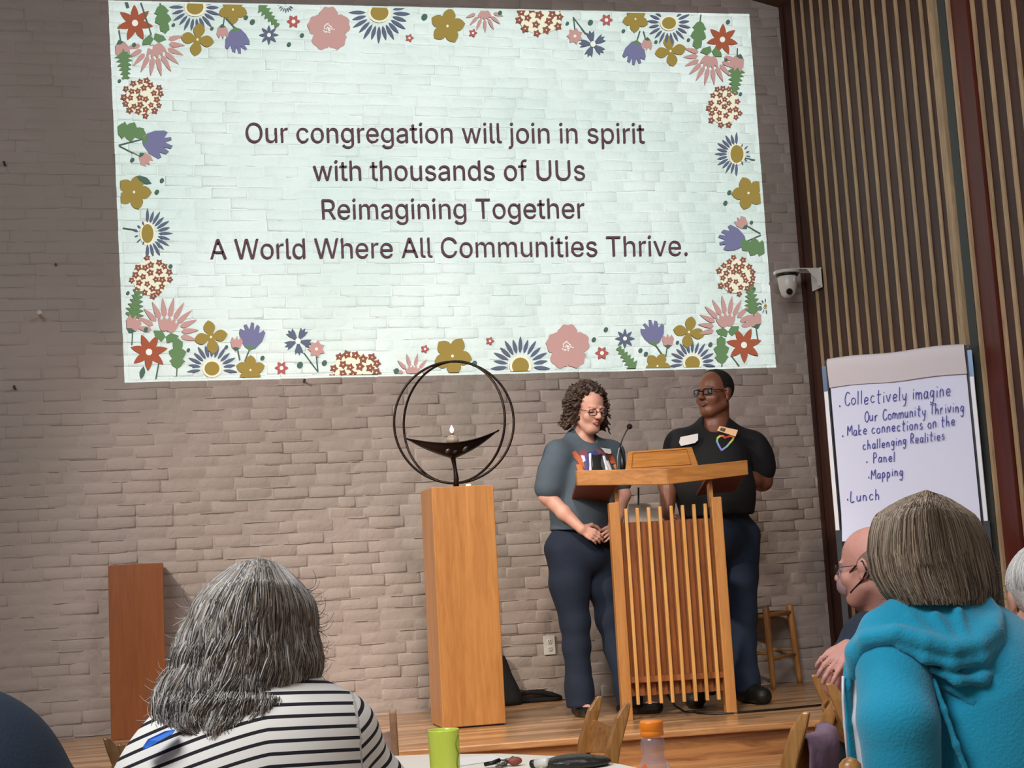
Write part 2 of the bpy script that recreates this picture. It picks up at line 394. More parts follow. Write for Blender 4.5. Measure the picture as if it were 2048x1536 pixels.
def berries(c, R, ry=None, seed=0, half=None, mi=RU):
    r = random.Random(seed); ry = ry or R; f = FL(); f.poly(ell(c, R*.84, ry*.84, 20), CR, 0)
    i = 0; pts = []
    for t in range(600):
        a = r.uniform(0, 2*PI); q = math.sqrt(r.random()); p = (c[0]+R*.93*q*math.cos(a), c[1]+ry*.93*q*math.sin(a))
        if all((p[0]-b[0])**2+(p[1]-b[1])**2 > (R*.29)**2 for b in pts): pts.append(p)
    for p in pts:
        a = r.uniform(0, 1); s = R*r.uniform(.165, .205)
        f.poly([(p[0]+s*(1 if k % 2 else .62)*math.cos(a+k*PI/5), p[1]+s*(1 if k % 2 else .62)*math.sin(a+k*PI/5)) for k in range(10)], mi, 1)
        f.poly(ell(p, s*.16, s*.16, 6), CR, 2)
    finish(f, 'blossom_cluster')
def tulip(c, s, a, mi=LI, stem=None, cap=GR):      # opens along angle a
    P = [(-1, 0), (-.8, .42), (-.2, .85), (.45, .98), (.62, .8), (.35, .52), (.85, .5), (.98, .28), (.5, .12), (1.05, .05), (1.1, -.16), (.5, -.22), (.9, -.5), (.8, -.68), (.4, -.5), (.5, -.92), (.2, -.95), (-.35, -.75), (-.8, -.4)]
    f = FL()
    if stem:
        for q in stem: line(f, (c[0]-s*.9*math.cos(a), c[1]-s*.9*math.sin(a)), q, 1.3, DG)
    f.poly(R2([(x*s, y*s) for x, y in P], c, a), mi, 1)
    f.poly(R2([(-1.05*s, 0), (-.75*s, .34*s), (-.6*s, 0), (-.75*s, -.34*s)], c, a), cap, 2); finish(f, 'tulip_flower')
def line(f, a, b, w, mi, bend=0, layer=.5):
    a = np.array(a, float); b = np.array(b, float); d = b-a; n_ = np.array([-d[1], d[0]])/(np.linalg.norm(d)+1e-6); m_ = (a+b)/2+n_*bend
    P = [a, (a+m_)/2+n_*bend*.25, m_, (b+m_)/2+n_*bend*.25, b]
    f.poly([tuple(p+n_*w) for p in P]+[tuple(p-n_*w) for p in P[::-1]], mi, layer)
def leaf(c, L, W, a, mi=GR, lobes=3, stem=1):
    f = FL(); up = []
    n = lobes*4
    for i in range(n+1):
        t = i/n; env = math.sin(PI*t**.8)**.7; z = (.58 if i % 4 == 0 else (1 if i % 4 in (2, 3) else .8)); x = -L/2+L*t+(L*.06 if i % 4 == 2 else 0)
        up.append((x, W/2*env*z))
    pts = up+[(x, -y) for x, y in up[::-1][1:-1]]
    f.poly(R2(pts, c, a), mi, 1)
    if stem: line(f, R2([(-L/2+2, 0)], c, a)[0], R2([(-L*.72, 0)], c, a)[0], 1.1, DG)
    finish(f, 'leaf')
def fern(c, L, W, a, mi=GR):
    f = FL(); line(f, R2([(-L/2, 0)], c, a)[0], R2([(L/2, 0)], c, a)[0], 1.6, mi, layer=1)
    for i in range(6):
        x = -L/2+L*(i+.8)/7; ww = W/2*(1.1-.12*i)
        for sgn in (1, -1): f.poly(R2([(x-4, 0), (x+4, sgn*ww*.55), (x+9, sgn*ww), (x+11, sgn*ww*.4), (x+5, 0)], c, a), mi, 1.2)
    finish(f, 'leaf')
def bud(c, s, a, stem=None):
    f = FL()
    if stem: line(f, c, stem, 1.1, DG)
    f.poly(R2([(-s, 0), (-.6*s, .6*s), (.3*s, .9*s), (.9*s, .55*s), (.5*s, .2*s), (1.1*s, 0), (.5*s, -.25*s), (.9*s, -.7*s), (.2*s, -.85*s), (-.6*s, -.6*s)], c, a), PK, 1)
    f.poly(R2([(-1.1*s, 0), (-.65*s, .5*s), (-.5*s, 0), (-.65*s, -.5*s)], c, a), DG, 2); finish(f, 'flower_bud')
def fan(c, R, a, spread=100, n=9, cap=True, big=True):       # fan flower opening along angle a
    f = FL()
    for i in range(n):
        t = i/(n-1)*2-1; b = a+math.radians(spread)*t
        R_ = R*(1-.12*abs(t)); f.poly(R2(petal(R*.42, R_, R*.075, .55), c, b), PK, 1)
    for i in range(5):
        b = a+math.radians(42)*(i/2-1); f.poly(R2(petal(R*.05, R*.46, R*.1, .6), c, b), PK, 1.4)
    if cap:
        for sg in (-1, 1): f.poly(R2([(-.12*R, 0), (.02*R, sg*.12*R), (-.02*R, sg*.36*R), (-.16*R, sg*.3*R), (-.28*R, sg*.08*R)], c, a), GR, 2)
    finish(f, 'fan_flower')
def bigflower(c, R):
    f = FL(); pts = []
    for i in range(120):
        t = 2*PI*i/120; pts.append((c[0]+R*(.74+.26*abs(math.sin(2.5*t))**.55+.035*math.sin(15*t))*math.cos(t+.3), c[1]+R*(.76+.28*abs(math.sin(2.5*t))**.55+.035*math.cos(15*t))*math.sin(t+.3)))
    f.poly(pts, PK, 1); r = random.Random(3)
    for i in range(26):
        a = r.uniform(0, 6.3); q = r.uniform(1, R*.27); f.poly(ell((c[0]+q*math.cos(a), c[1]+q*math.sin(a)), 1.5, 1.5, 6), WH, 2)
    finish(f, 'large_pink_flower')
def corn(c, R, rot):
    f = FL()
    for i in range(5):
        a = rot+i*2*PI/5; f.poly(R2([(0, 0), (R*.6, R*.26), (R*.95, R*.3), (R*.8, R*.1), (R*1.05, 0), (R*.8, -R*.12), (R*.95, -R*.3), (R*.6, -R*.24)], c, a), BL, 1)
    f.poly(ell(c, R*.2, R*.22, 10), WH, 2); finish(f, 'cornflower')
def smallpink(c, R):
    f = FL(); f.poly([(c[0]+R*(1 if k % 2 else .68)*math.cos(k*PI/7), c[1]+R*(1 if k % 2 else .68)*math.sin(k*PI/7)) for k in range(14)], PK, 1); f.poly(ell(c, R*.18, R*.18, 8), CR, 2); finish(f, 'small_pink_flower')
def stem(a, b, w=1.2, bend=0): f = FL(); line(f, a, b, w, DG, bend); finish(f, 'stem')
def dots(L_):
    for x, y, r in L_: f = FL(); f.poly(ell((x, y), r*.85, r, 10, .4), DG, 1); finish(f, 'dot')
D = math.radians
# top left corner, then clockwise
star((270, 46), 37, 7, OR, D(-92)); leaf((326, 38), 60, 34, D(80)); daisy((390, 14), 52, 180, 375, 13, 17, 15); fiveflower((466, 19), 30, .3)
fern((536, 29), 62, 26, D(50)); daisy((572, 8), 18, 190, 350, 9, 4, 3); star((587, 43), 14, 6, RO, 0, .3, .28, halo=False); bigflower((658, 58), 43); daisy((759, 25), 62, 180, 372, 14, 18, 16)
fiveflower((895, 52), 36, D(-80)); star((819, 76), 9, 5, RO, 0, .34, .25, halo=False); star((538, 70), 20, 8, BL, 0, .17, .2, halo=False)
tulip((474, 80), 26, D(82), stem=[(452, 36)]); bud((445, 63), 14, D(85), (449, 34)); clover((395, 79), 34, D(10)); fan((309, 86), 68, D(78), 92, 11); bud((244, 97), 17, D(70), (238, 60)); fern((249, 128), 60, 34, D(85))
berries((286, 195), 41, seed=1); leaf((262, 263), 62, 40, D(10)); tulip((313, 286), 30, D(18), stem=[(238, 290)]); bud((290, 318), 15, D(50), (239, 292)); fiveflower((268, 384), 36, D(-70)); leaf((288, 360), 34, 14, D(25), DG, 1, 0)
stem((282, 5), (303, 70)); stem((252, 2), (256, 16), 3)
dots([(347, 50, 4), (492, 35, 5), (505, 44, 6), (604, 71, 5), (578, 89, 5), (424, 57, 4), (268, 90, 5), (239, 162, 4), (265, 320, 5), (324, 361, 5), (314, 384, 5), (849, 34, 7), (341, 533, 5), (256, 586, 4)])
daisy((295, 467), 51, -90, 90, 13, 12, 19, rin=.42); daisy((292, 467), 26, 105, 255, 6, 9, 17, rin=.6); stem((246, 456), (274, 460))
berries((301, 555), 43, seed=2); fern((271, 612), 64, 38, D(-80)); fan((333, 665), 72, D(-78), 92, 11); bud((266, 648), 18, D(-70), (264, 690)); star((298, 704), 38, 7, OR, D(92)); leaf((355, 707), 62, 36, D(-88))
daisy((424, 737), 52, -8, 188, 13, 15, 14); clover((422, 674), 34, D(-10)); tulip((503, 674), 27, D(-82), stem=[(490, 722)]); bud((473, 687), 14, D(-85), (480, 720)); fiveflower((501, 740), 30, -.3); stem((320, 715), (312, 758)); leaf((285, 745), 26, 11, D(-80), DG, 1, 0)
star((563, 736), 14, 6, RO, 0, .3, .28, halo=False); corn((596, 682), 28, D(-60)); smallpink((633, 698), 18); stem((608, 706), (636, 744)); stem((633, 712), (636, 744)); berries((709, 742), 52, 44, seed=3); fan((826, 752), 48, D(-92), 70, 6, False)
star((850, 698), 9, 5, RO, 0, .34, .25, halo=False); fiveflower((905, 712), 40, D(82))
dots([(292, 659, 5), (377, 700, 4), (453, 694, 4), (525, 716, 5), (600, 730, 7), (649, 726, 6), (793, 742, 6), (949, 727, 6), (1212, 659, 5), (1188, 679, 5), (1281, 701, 5), (1292, 708, 5), (1355, 685, 4), (1421, 689, 5), (1491, 648, 5), (1508, 578, 4), (1503, 445, 4), (1459, 385, 5), (1451, 406, 5), (1481, 188, 4)])
star((980, 682), 9, 5, RO, 0, .34, .25, halo=False); daisy((1041, 732), 60, -5, 185, 13, 17, 17); bigflower((1136, 694), 44); star((1204, 706), 14, 6, RO, 0, .3, .28, halo=False); star((1250, 677), 20, 8, BL, 0, .17, .2, halo=False)
fern((1255, 718), 60, 26, D(-128)); fiveflower((1315, 732), 28, .2); tulip((1306, 666), 25, D(-100), stem=[(1325, 710)]); bud((1336, 682), 14, D(-92), (1332, 712)); daisy((1385, 726), 47, -8, 188, 13, 15, 14); clover((1378, 664), 32, D(10)); leaf((1443, 700), 58, 32, D(-92))
star((1488, 690), 36, 7, OR, D(88)); fan((1455, 655), 66, D(-100), 92, 11); bud((1510, 640), 17, D(-110), (1516, 680)); fern((1504, 602), 62, 34, D(-98)); berries((1471, 551), 38, 42, seed=4); leaf((1508, 494), 56, 38, D(190)); tulip((1466, 478), 27, D(195), stem=[(1522, 470)]); bud((1484, 446), 14, D(230), (1521, 467))
fiveflower((1497, 386), 34, D(-110)); daisy((1473, 308), 44, 90, 270, 13, 12, 18, rin=.42); daisy((1478, 308), 24, -70, 70, 6, 9, 16, rin=.6); berries((1448, 214), 38, 41, seed=5); fern((1471, 157), 58, 34, D(95)); stem((1490, 316), (1510, 320)); stem((1463, 712), (1480, 734)); daisy((1531, 612), 16, 90, 280, 7, 3, 4)
fan((1422, 110), 62, D(102), 92, 11); bud((1475, 125), 17, D(112), (1475, 96)); star((1445, 79), 32, 7, OR, D(-88)); leaf((1397, 70), 58, 32, D(97)); clover((1341, 102), 32, D(-10)); daisy((1338, 46), 45, 140, 400, 16, 14, 12); fiveflower((1271, 38), 27, .4); tulip((1270, 104), 24, D(100), stem=[(1280, 62)]); bud((1294, 88), 13, D(95), (1287, 62))
corn((1186, 88), 27, D(40)); smallpink((1150, 72), 17); stem((1146, 34), (1172, 68)); stem((1147, 34), (1150, 60)); star((1213, 40), 13, 6, RO, 0, .3, .28, halo=False); berries((1080, 34), 52, 40, seed=6); fan((969, 20), 46, D(88), 70, 7, False); star((946, 66), 9, 5, RO, 0, .34, .25, halo=False)
dots([(1000, 26, 5), (1135, 47, 4), (1181, 45, 6), (1247, 62, 4), (1312, 84, 4), (1377, 80, 4), (1452, 120, 4), (1456, 44, 5)])

GLY = {".":[188,[[95,-4,78,-1,63,9,53,24,50,41,53,59,63,73,78,83,95,87,113,83,128,73,138,59,141,41,138,24,128,9,113,-1]]],"A":[480,[[16,0,201,509,276,509,463,0,395,0,287,302,264,372,232,478,245,478,213,371,191,302,85,0],[110,142,110,199,370,199,370,142]]],"C":[510,[[267,-7,235,-5,205,1,177,11,150,25,126,42,104,63,86,88,70,115,57,146,48,179,42,215,40,254,42,293,48,329,57,362,70,393,86,421,104,445,126,466,150,484,177,498,205,508,235,514,267,516,340,504,373,490,402,471,427,447,448,418,463,385,473,348,408,348,389,395,357,428,315,449,267,456,245,454,223,450,203,443,184,432,166,419,150,403,137,385,125,364,116,340,109,314,105,285,103,254,105,223,109,194,116,168,125,145,137,123,151,105,166,89,184,76,203,66,223,59,245,54,267,53,315,60,357,81,389,114,408,160,473,160,463,124,448,91,428,62,402,38,373,19,341,5,305,-4]]],"O":[533,[[267,-7,235,-5,205,1,177,11,150,25,126,42,105,63,86,88,70,115,57,146,48,179,42,215,40,254,42,293,48,329,57,362,70,393,86,421,105,445,126,466,150,484,177,498,205,508,235,514,267,516,299,514,329,508,357,498,384,484,408,466,429,445,448,421,464,393,477,362,486,329,491,293,493,254,491,215,486,179,477,146,464,115,448,88,429,63,408,42,384,25,357,11,329,1,299,-5],[267,53,289,54,310,59,330,66,349,76,367,89,383,105,396,123,408,144,418,168,425,194,429,223,430,254,429,286,425,314,418,341,408,365,396,386,383,404,367,420,349,433,330,443,310,450,289,454,267,456,245,454,223,450,203,443,184,433,167,420,151,404,137,385,125,364,116,340,109,314,105,285,103,254,105,223,109,194,116,168,125,144,137,123,151,105,167,89,184,76,203,66,223,59,245,54]]],"R":[449,[[60,0,60,509,236,509,290,504,333,489,367,465,390,433,405,395,409,352,405,309,390,271,367,240,333,217,301,206,428,0,353,0,238,198,125,198,125,0],[125,255,234,255,269,258,298,267,319,281,334,300,342,324,345,352,342,380,334,405,319,425,298,440,269,449,233,452,125,452]]],"T":[449,[[32,452,32,509,417,509,417,452,257,452,257,0,193,0,193,452]]],"U":[517,[[259,-8,230,-7,203,-2,177,5,154,15,133,28,114,43,98,60,85,80,74,101,66,124,62,148,60,173,60,509,124,509,124,178,128,144,141,113,160,87,187,68,220,56,259,52,298,56,331,68,357,87,377,113,389,144,393,178,393,509,457,509,457,173,456,148,451,124,443,101,433,80,419,60,403,43,384,28,363,15,340,5,315,-2,288,-7]]],"W":[686,[[155,0,16,509,82,509,163,196,175,145,187,94,197,40,189,40,200,94,211,145,224,196,306,509,380,509,462,196,474,145,486,94,497,40,488,40,499,94,510,145,523,196,603,509,670,509,530,0,455,0,368,323,351,391,336,475,350,475,335,395,318,323,230,0]]],"a":[389,[[160,-9,126,-5,94,5,68,22,48,45,35,73,30,108,34,138,43,161,58,179,78,193,125,211,178,220,234,227,265,235,273,243,276,255,276,257,267,297,240,322,196,331,149,322,118,301,100,274,41,291,57,322,79,346,104,364,133,375,194,384,239,379,286,360,306,343,322,320,333,290,337,251,337,0,277,0,277,52,272,52,252,25,215,1],[170,45,202,49,228,59,248,74,263,93,272,115,276,138,276,190,259,182,231,176,200,171,175,168,134,159,103,139,95,124,92,105,102,72,130,52]]],"c":[396,[[207,-8,182,-7,159,-2,137,6,117,16,98,30,82,46,68,64,56,85,46,108,40,133,36,159,34,187,36,216,40,243,46,268,56,291,68,312,82,330,98,346,117,360,137,371,159,378,182,383,207,384,260,377,305,356,340,322,362,277,303,262,290,289,270,311,242,325,207,330,173,325,145,310,124,287,108,258,99,224,96,187,99,151,108,117,124,89,145,66,173,51,207,46,243,52,271,66,292,89,304,117,363,102,341,56,306,21,261,-1]]],"d":[424,[[195,-8,172,-7,151,-2,130,5,111,16,94,29,79,45,66,64,55,84,46,108,39,133,35,160,34,189,35,218,39,245,46,270,55,293,66,313,79,332,95,347,112,361,131,371,151,378,173,383,196,384,228,381,253,373,287,346,306,319,311,319,311,509,372,509,372,0,313,0,313,59,307,59,287,31,252,4,227,-5],[205,47,236,51,263,65,284,86,299,115,309,150,312,189,309,229,300,263,284,291,263,312,237,325,205,330,172,325,145,311,124,290,108,261,99,227,96,189,99,151,109,117,124,88,145,66,172,51]]],"e":[404,[[212,-8,185,-7,161,-2,138,6,117,16,98,30,82,46,68,64,56,85,46,108,40,132,35,159,34,187,35,215,39,242,46,267,55,290,67,311,81,329,97,346,115,359,135,370,157,378,180,383,205,384,266,374,294,361,319,341,341,315,357,282,363,263,368,242,370,219,371,194,371,169,97,169,100,139,110,106,128,80,151,61,179,50,212,46,254,53,285,73,306,105,365,91,353,63,335,39,311,19,283,4,249,-5],[97,221,99,241,109,270,125,294,146,313,173,326,205,330,237,326,263,314,283,294,298,269,307,237,309,221]]],"f":[254,[[228,379,228,327,6,327,6,379],[81,0,81,432,84,461,96,486,113,505,135,519,187,530,222,527,243,521,227,468,215,472,195,474,171,470,154,460,145,443,142,419,142,0]]],"g":[425,[[207,-151,168,-148,134,-140,82,-110,51,-69,101,-41,122,-66,154,-88,207,-97,249,-92,282,-75,304,-47,311,-6,311,68,306,68,287,41,252,16,227,8,195,5,173,6,152,10,132,17,113,27,95,39,80,53,67,71,55,90,46,112,39,136,35,163,34,191,35,220,39,246,46,271,55,293,66,314,80,332,95,347,112,361,131,371,152,378,173,383,196,384,228,382,253,373,288,346,308,319,313,319,313,379,372,379,372,-9,371,-32,367,-54,360,-73,350,-90,324,-117,291,-136,271,-142,251,-147,229,-150],[205,59,237,63,264,75,285,95,300,121,309,154,312,193,309,231,300,264,285,291,264,312,237,325,205,330,172,325,145,312,124,290,109,262,99,229,96,193,99,155,109,123,124,96,145,76,172,63]]],"h":[410,[[114,227,114,0,53,0,53,509,114,509,114,287,102,287,112,312,124,332,137,349,152,362,187,379,227,384,264,380,295,369,321,349,341,321,348,304,353,285,356,264,357,240,357,0,296,0,296,235,290,275,273,304,246,323,210,329,184,326,161,317,141,303,126,283,117,257]]],"i":[167,[[53,0,53,379,114,379,114,0],[84,443,67,446,54,455,44,468,41,483,44,499,54,512,67,521,84,524,100,521,114,512,123,499,126,483,123,468,114,455,100,446]]],"j":[167,[[53,379,114,379,114,-30,111,-63,102,-90,86,-113,65,-129,37,-139,4,-143,-10,-143,-10,-87,2,-87,25,-83,40,-72,50,-54,53,-29],[83,443,67,446,53,455,44,468,41,483,44,499,53,512,67,521,83,524,100,521,114,512,123,499,126,483,123,468,114,455,100,446]]],"l":[189,[[139,-2,101,3,74,20,58,47,53,84,53,509,114,509,114,99,120,62,130,54,146,52,160,53,170,54,181,3,162,-1]]],"m":[610,[[53,0,53,379,112,379,112,295,108,295,118,323,132,346,172,376,219,386,257,380,287,361,309,331,321,295,312,295,322,321,337,343,381,375,437,386,468,383,497,372,522,354,541,328,553,296,557,255,557,0,496,0,496,254,490,289,473,313,447,326,419,330,395,328,374,320,345,290,335,247,335,0,274,0,274,260,269,288,253,311,229,326,199,330,158,320,140,307,126,289,117,266,114,238,114,0]]],"n":[410,[[114,227,114,0,53,0,53,379,112,379,112,287,102,287,112,312,124,332,137,349,152,362,187,379,227,384,264,380,295,369,321,349,341,321,348,304,353,285,356,264,357,240,357,0,296,0,296,235,290,275,273,304,246,323,210,329,184,326,161,317,141,303,126,283,117,257]]],"o":[415,[[207,-8,182,-7,159,-2,137,6,117,16,98,30,82,46,68,64,56,85,46,108,40,133,36,159,34,187,36,216,40,243,46,268,56,291,68,312,82,330,98,346,117,360,137,371,159,378,182,383,207,384,233,383,256,378,278,371,299,360,317,346,333,330,347,312,359,291,369,268,376,243,380,216,381,187,380,159,376,133,369,108,359,85,347,64,333,46,317,30,299,16,278,6,256,-2,233,-7],[207,46,242,51,270,66,292,89,307,117,316,151,319,187,316,224,307,258,292,287,270,310,242,325,207,330,173,325,145,310,124,287,108,258,99,224,96,187,99,151,108,117,124,89,145,66,173,51]]],"p":[424,[[53,-143,53,379,112,379,112,319,118,319,137,346,171,373,197,381,229,384,252,383,274,378,294,371,313,361,330,347,345,332,359,313,370,293,379,270,385,245,389,218,390,189,389,160,385,133,379,108,370,84,359,64,346,45,330,29,313,16,294,5,274,-2,252,-7,229,-8,198,-5,173,4,138,31,118,59,114,59,114,-143],[220,47,253,51,279,66,301,88,316,117,325,151,328,189,325,227,316,261,301,290,280,311,253,325,220,330,188,325,161,312,140,291,125,263,116,229,113,189,116,150,125,115,140,86,162,65,188,51]]],"r":[259,[[53,0,53,379,112,379,112,321,115,321,130,347,152,367,181,380,213,385,229,384,243,384,243,322,230,324,207,326,182,323,159,315,140,301,126,284,117,262,114,237,114,0]]],"s":[365,[[182,-8,145,-5,112,3,84,18,62,38,45,63,36,94,94,107,105,79,124,60,150,49,181,45,217,50,244,62,262,81,268,103,265,121,254,136,237,147,212,155,149,170,125,177,104,186,87,196,72,208,53,237,47,274,51,305,65,332,87,354,115,370,149,381,187,384,223,381,254,372,279,358,299,339,324,290,268,277,258,298,243,316,219,328,187,333,156,329,131,317,114,299,109,277,112,258,124,243,172,223,229,209,254,202,275,194,292,183,306,171,325,142,331,107,326,75,312,47,290,24,260,6,223,-5]]],"t":[227,[[204,379,204,327,6,327,6,379],[65,471,126,471,126,98,128,76,136,61,150,53,170,50,185,51,202,54,213,2,192,-3,168,-4,145,-3,125,2,107,10,92,21,72,52,65,93]]],"u":[410,[[182,-5,146,-1,115,11,89,31,69,59,62,76,57,95,54,116,53,139,53,379,114,379,114,144,119,105,137,75,164,56,200,50,226,53,249,62,268,77,283,97,293,122,296,153,296,379,357,379,357,0,298,0,298,92,307,92,297,67,286,47,272,30,257,17,222,0]]],"v":[389,[[163,0,17,379,84,379,165,155,187,87,206,21,184,21,203,87,224,155,305,379,371,379,226,0]]],"w":[567,[[138,0,23,379,87,379,133,214,154,137,175,41,165,41,186,135,206,214,252,379,316,379,362,214,382,136,402,41,391,41,413,135,434,214,480,379,545,379,429,0,368,0,319,172,305,225,291,280,277,338,291,338,277,280,263,225,248,172,199,0]]]," ":[188,[]]}
def text_line(s, x0, y0, x1, y1, parent):
    adv = 0; L_ = []
    for ch in s: L_.append((ch, adv)); adv += GLY[ch][0]
    w_ = adv-60; A = np.array([x0, y0], float); B = np.array([x1, y1], float); sc = (B-A)/w_; u = sc; vv = np.array([.045*np.linalg.norm(sc)*-1, -np.linalg.norm(sc)*1.06])
    cu = bpy.data.curves.new('tmp', 'CURVE'); cu.dimensions = '2D'; cu.fill_mode = 'BOTH'
    for ch, a in L_:
        loops = []
        for lp in GLY[ch][1]:
            loops.append([A+u*(a+lp[i]-16)+vv*lp[i+1] for i in range(0, len(lp), 2)])
        if not loops: continue
        for lp in loops:
            sp = cu.splines.new('POLY'); sp.points.add(len(lp)-1); sp.use_cyclic_u = True
            for q, p in zip(sp.points, lp): q.co = (p[0]/100, -p[1]/100, 0, 1)
    co = bpy.data.objects.new('tmp', cu); me = bpy.data.meshes.new_from_object(co)
    v = [tuple(atY(q.co.x*100, -q.co.y*100, YW-.0175)) for q in me.vertices]; f = [list(q.vertices) for q in me.polygons]
    bpy.data.objects.remove(co); bpy.data.curves.remove(cu); bpy.data.meshes.remove(me)
    return link('slide_text_line', v, f, [SM[MA]], parent)
text_line('Our congregation will join in spirit', 491, 285, 1288, 286, slide)
text_line('with thousands of UUs', 627, 361, 1170, 360, slide)
text_line('Reimagining Together', 642, 438, 1168, 436, slide)
text_line('A World Where All Communities Thrive.', 421, 518, 1376, 511, slide)
# wall nails and the little white peg
def nail(px, py, lab, r=.004, L_=.05, m=None, nm='nail'):
    p = atY(px, py, YW); mb = MB(); mb.tube([p+np.array([0, .01, 0]), p+np.array([0, -L_, .006])], r, 8); mb.tube([p+np.array([0, -L_, .006]), p+np.array([0, -L_-.004, .0065])], r*1.5, 8)
    o = mb.build(nm, m or mat('rusty_nail', '#3a2a22', .6), smooth=False); tag(o, lab, nm.replace('_', ' '))
nail(82, 634, 'pale peg sticking out of the bare brick at the far left', .009, .11, mat('peg_white', '#cfc3b2', .6), 'wall_peg')
nail(10, 332, 'dark nail in the brick near the top left edge of the photo', .006, .05)
nail(30, 778, 'dark nail in the brick at the far left, below the pale peg', .006, .045)
nail(608, 764, 'dark nail in the brick just under the lower edge of the slide', .006, .04)
nail(112, 532, 'small dark nail in the brick between the peg and the slide', .004, .02)

# ------------------------------------------------------------------ furniture on the stage
OAK = wood('oak_block', '#c0864a', '#a26a35', 'Z', .8, .38, coat=.2, contrast=.8)
OAKX = wood('oak_board', '#bd8244', '#9c6632', 'X', .7, .38, coat=.2, contrast=1.1)
OAKD = wood('oak_back_panel', '#9a5a2a', '#74401c', 'Z', .8, .45, coat=.1)
BLOCKW = wood('red_oak_block', '#8c4f20', '#743e17', 'Z', .7, .4, coat=.15, contrast=.7)
BIRCH = wood('birch', '#d8a460', '#bd8644', 'Z', 1, .35, coat=.3)
STOOLW = wood('stool_wood', '#c98f50', '#a06a34', 'Z', 1, .35, coat=.3)
BLACK = mat('black_plastic', '#121212', .4); BLKFAB = mat('black_cloth', '#131315', .85, bump=.4, bscale=60)
WHITE = mat('white_plastic', '#d9d6d0', .35); BRONZE = mat('dark_bronze', '#2b211d', .38, metal=.75, bump=.3, bscale=30, var=.3)
STEEL = mat('chrome', '#b9bcc0', .2, metal=1)

# tall pedestal
yp = 7.44
a, b_ = atZ(886, 1464, ZS), atZ(1014, 1455, ZS)
pw = .335; px0 = atY(886, 1464, yp)[0]; px1 = px0+pw
ztop = atY(925, 972, yp)[2]
ped = thing('pedestal', 'tall square honey oak pedestal under the ring-shaped chalice', 'pedestal', ((px0+px1)/2, yp+pw/2, ZS))
mb = MB(); mb.box(((px0+px1)/2, yp+pw/2, (ZS+.008+ztop)/2), (pw, pw, ztop-ZS-.008)); mb.build('body', OAK, ped, bevel=.004)
mb = MB(); mb.box(((px0+px1)/2, yp+pw/2, ZS+.004), (pw-.02, pw-.02, .008)); mb.build('base', BLACK, ped)
# wooden block at the wall
y2 = 8.26; q0, q1 = atY(222, 1472, y2)[0], atY(334, 1472, y2)[0]; z1 = atY(275, 1128, y2)[2]
mb = MB(); mb.box(((q0+q1)/2, y2+.16, (ZS+z1)/2), (q1-q0, .32, z1-ZS)); o = mb.build('wooden_plinth', BLOCKW, bevel=.003)
tag(o, 'short reddish-brown wooden plinth standing at the wall on the left of the stage', 'plinth')

# chalice sculpture
cy = yp+.16; cc = atY(908, 845, cy)
ch = thing('chalice_sculpture', 'dark metal chalice inside two thin crossed hoops on top of the oak pedestal', 'sculpture', (cc[0], cy, ztop))
def px2(px, py, y=cy): return atY(px, py, y)
Rr = (atY(1026, 845, cy)[0]-atY(791, 845, cy)[0])/2
zc = atY(908, 844, cy)[2]; rz_ = (atY(908, 723, cy)[2]-atY(908, 966, cy)[2])/2
for yaw, off in ((-.2, 0), (-.76, -.004)):
    pts = []
    for i in range(73):
        t = 2*PI*i/72; pts.append((cc[0]+off+Rr*math.cos(t)*math.cos(yaw), cy+Rr*math.cos(t)*math.sin(yaw), zc+rz_*math.sin(t)))
    rr = [.0068]*73; mb = MB(); mb.tube(pts, rr, 8, cap=False); mb.build('hoop', BRONZE, ch, smooth=True)
# bowl: long curved leaf with pointed ends
L_, R_, B_ = px2(813, 877), px2(998, 860), px2(905, 918)
mb = MB(); n = 26; v = []; m_ = 10
top = lambda t: (1-t)*L_[2]+t*R_[2]-.052*math.sin(PI*t)**.9*1.0
for i in range(n+1):
    t = i/n; x = L_[0]+(R_[0]-L_[0])*t; zt = top(t); dep = (zt-B_[2])*max(.04, max(0, 1-abs(2*t-.98))**1.15)*1.0; wd = .075*math.sin(PI*min(max(t, .02), .98))**.8
    for k in range(m_+1):
        a = PI*k/m_; v.append((x, cy-wd*math.cos(a), zt-dep*math.sin(a)**.8-.001))
    for k in range(m_+1):
        a = PI*k/m_; v.append((x, cy-wd*.9*math.cos(a), zt-dep*.62*math.sin(a)**.8+.003))
w_ = 2*(m_+1); f = []
for i in range(n):
    for s0 in (0, m_+1):
        for k in range(m_):
            q = [i*w_+s0+k, i*w_+s0+k+1, (i+1)*w_+s0+k+1, (i+1)*w_+s0+k]; f.append(q if s0 else q[::-1])
    for k in (0, m_): f.append([i*w_+k, (i+1)*w_+k, (i+1)*w_+k+m_+1, i*w_+k+m_+1])
link('bowl', v, f, BRONZE, ch, smooth=True)
mb = MB()
for t, s_ in ((.42, 1), (.5, 1.1), (.6, 1)):
    x = L_[0]+(R_[0]-L_[0])*t; z = top(t)-.036
    sp = sphere_pts((0, 0, 0), 1, 12, 8); mb.add([(x+.016*s_*p[0]+.01*p[2], cy-.056+.012*p[1], z+.02*s_*p[2]) for p in sp.v], sp.f)
mb.build('bowl_ornament', mat('worn_bronze', '#4b4744', .35, metal=.6), ch, smooth=True)
s0, s1 = px2(906, 912), px2(912, 976)
mb = MB(); mb.tube([(s0[0], cy, s0[2]+.01), (s0[0]+.001, cy, s0[2]-.02), (s0[0]+.008, cy, s0[2]*.6+s1[2]*.4), (s0[0]+.012, cy-.002, s0[2]*.3+s1[2]*.7), (s0[0]+.008, cy, ztop+.004)], [.022, .013, .010, .014, .016], 12)
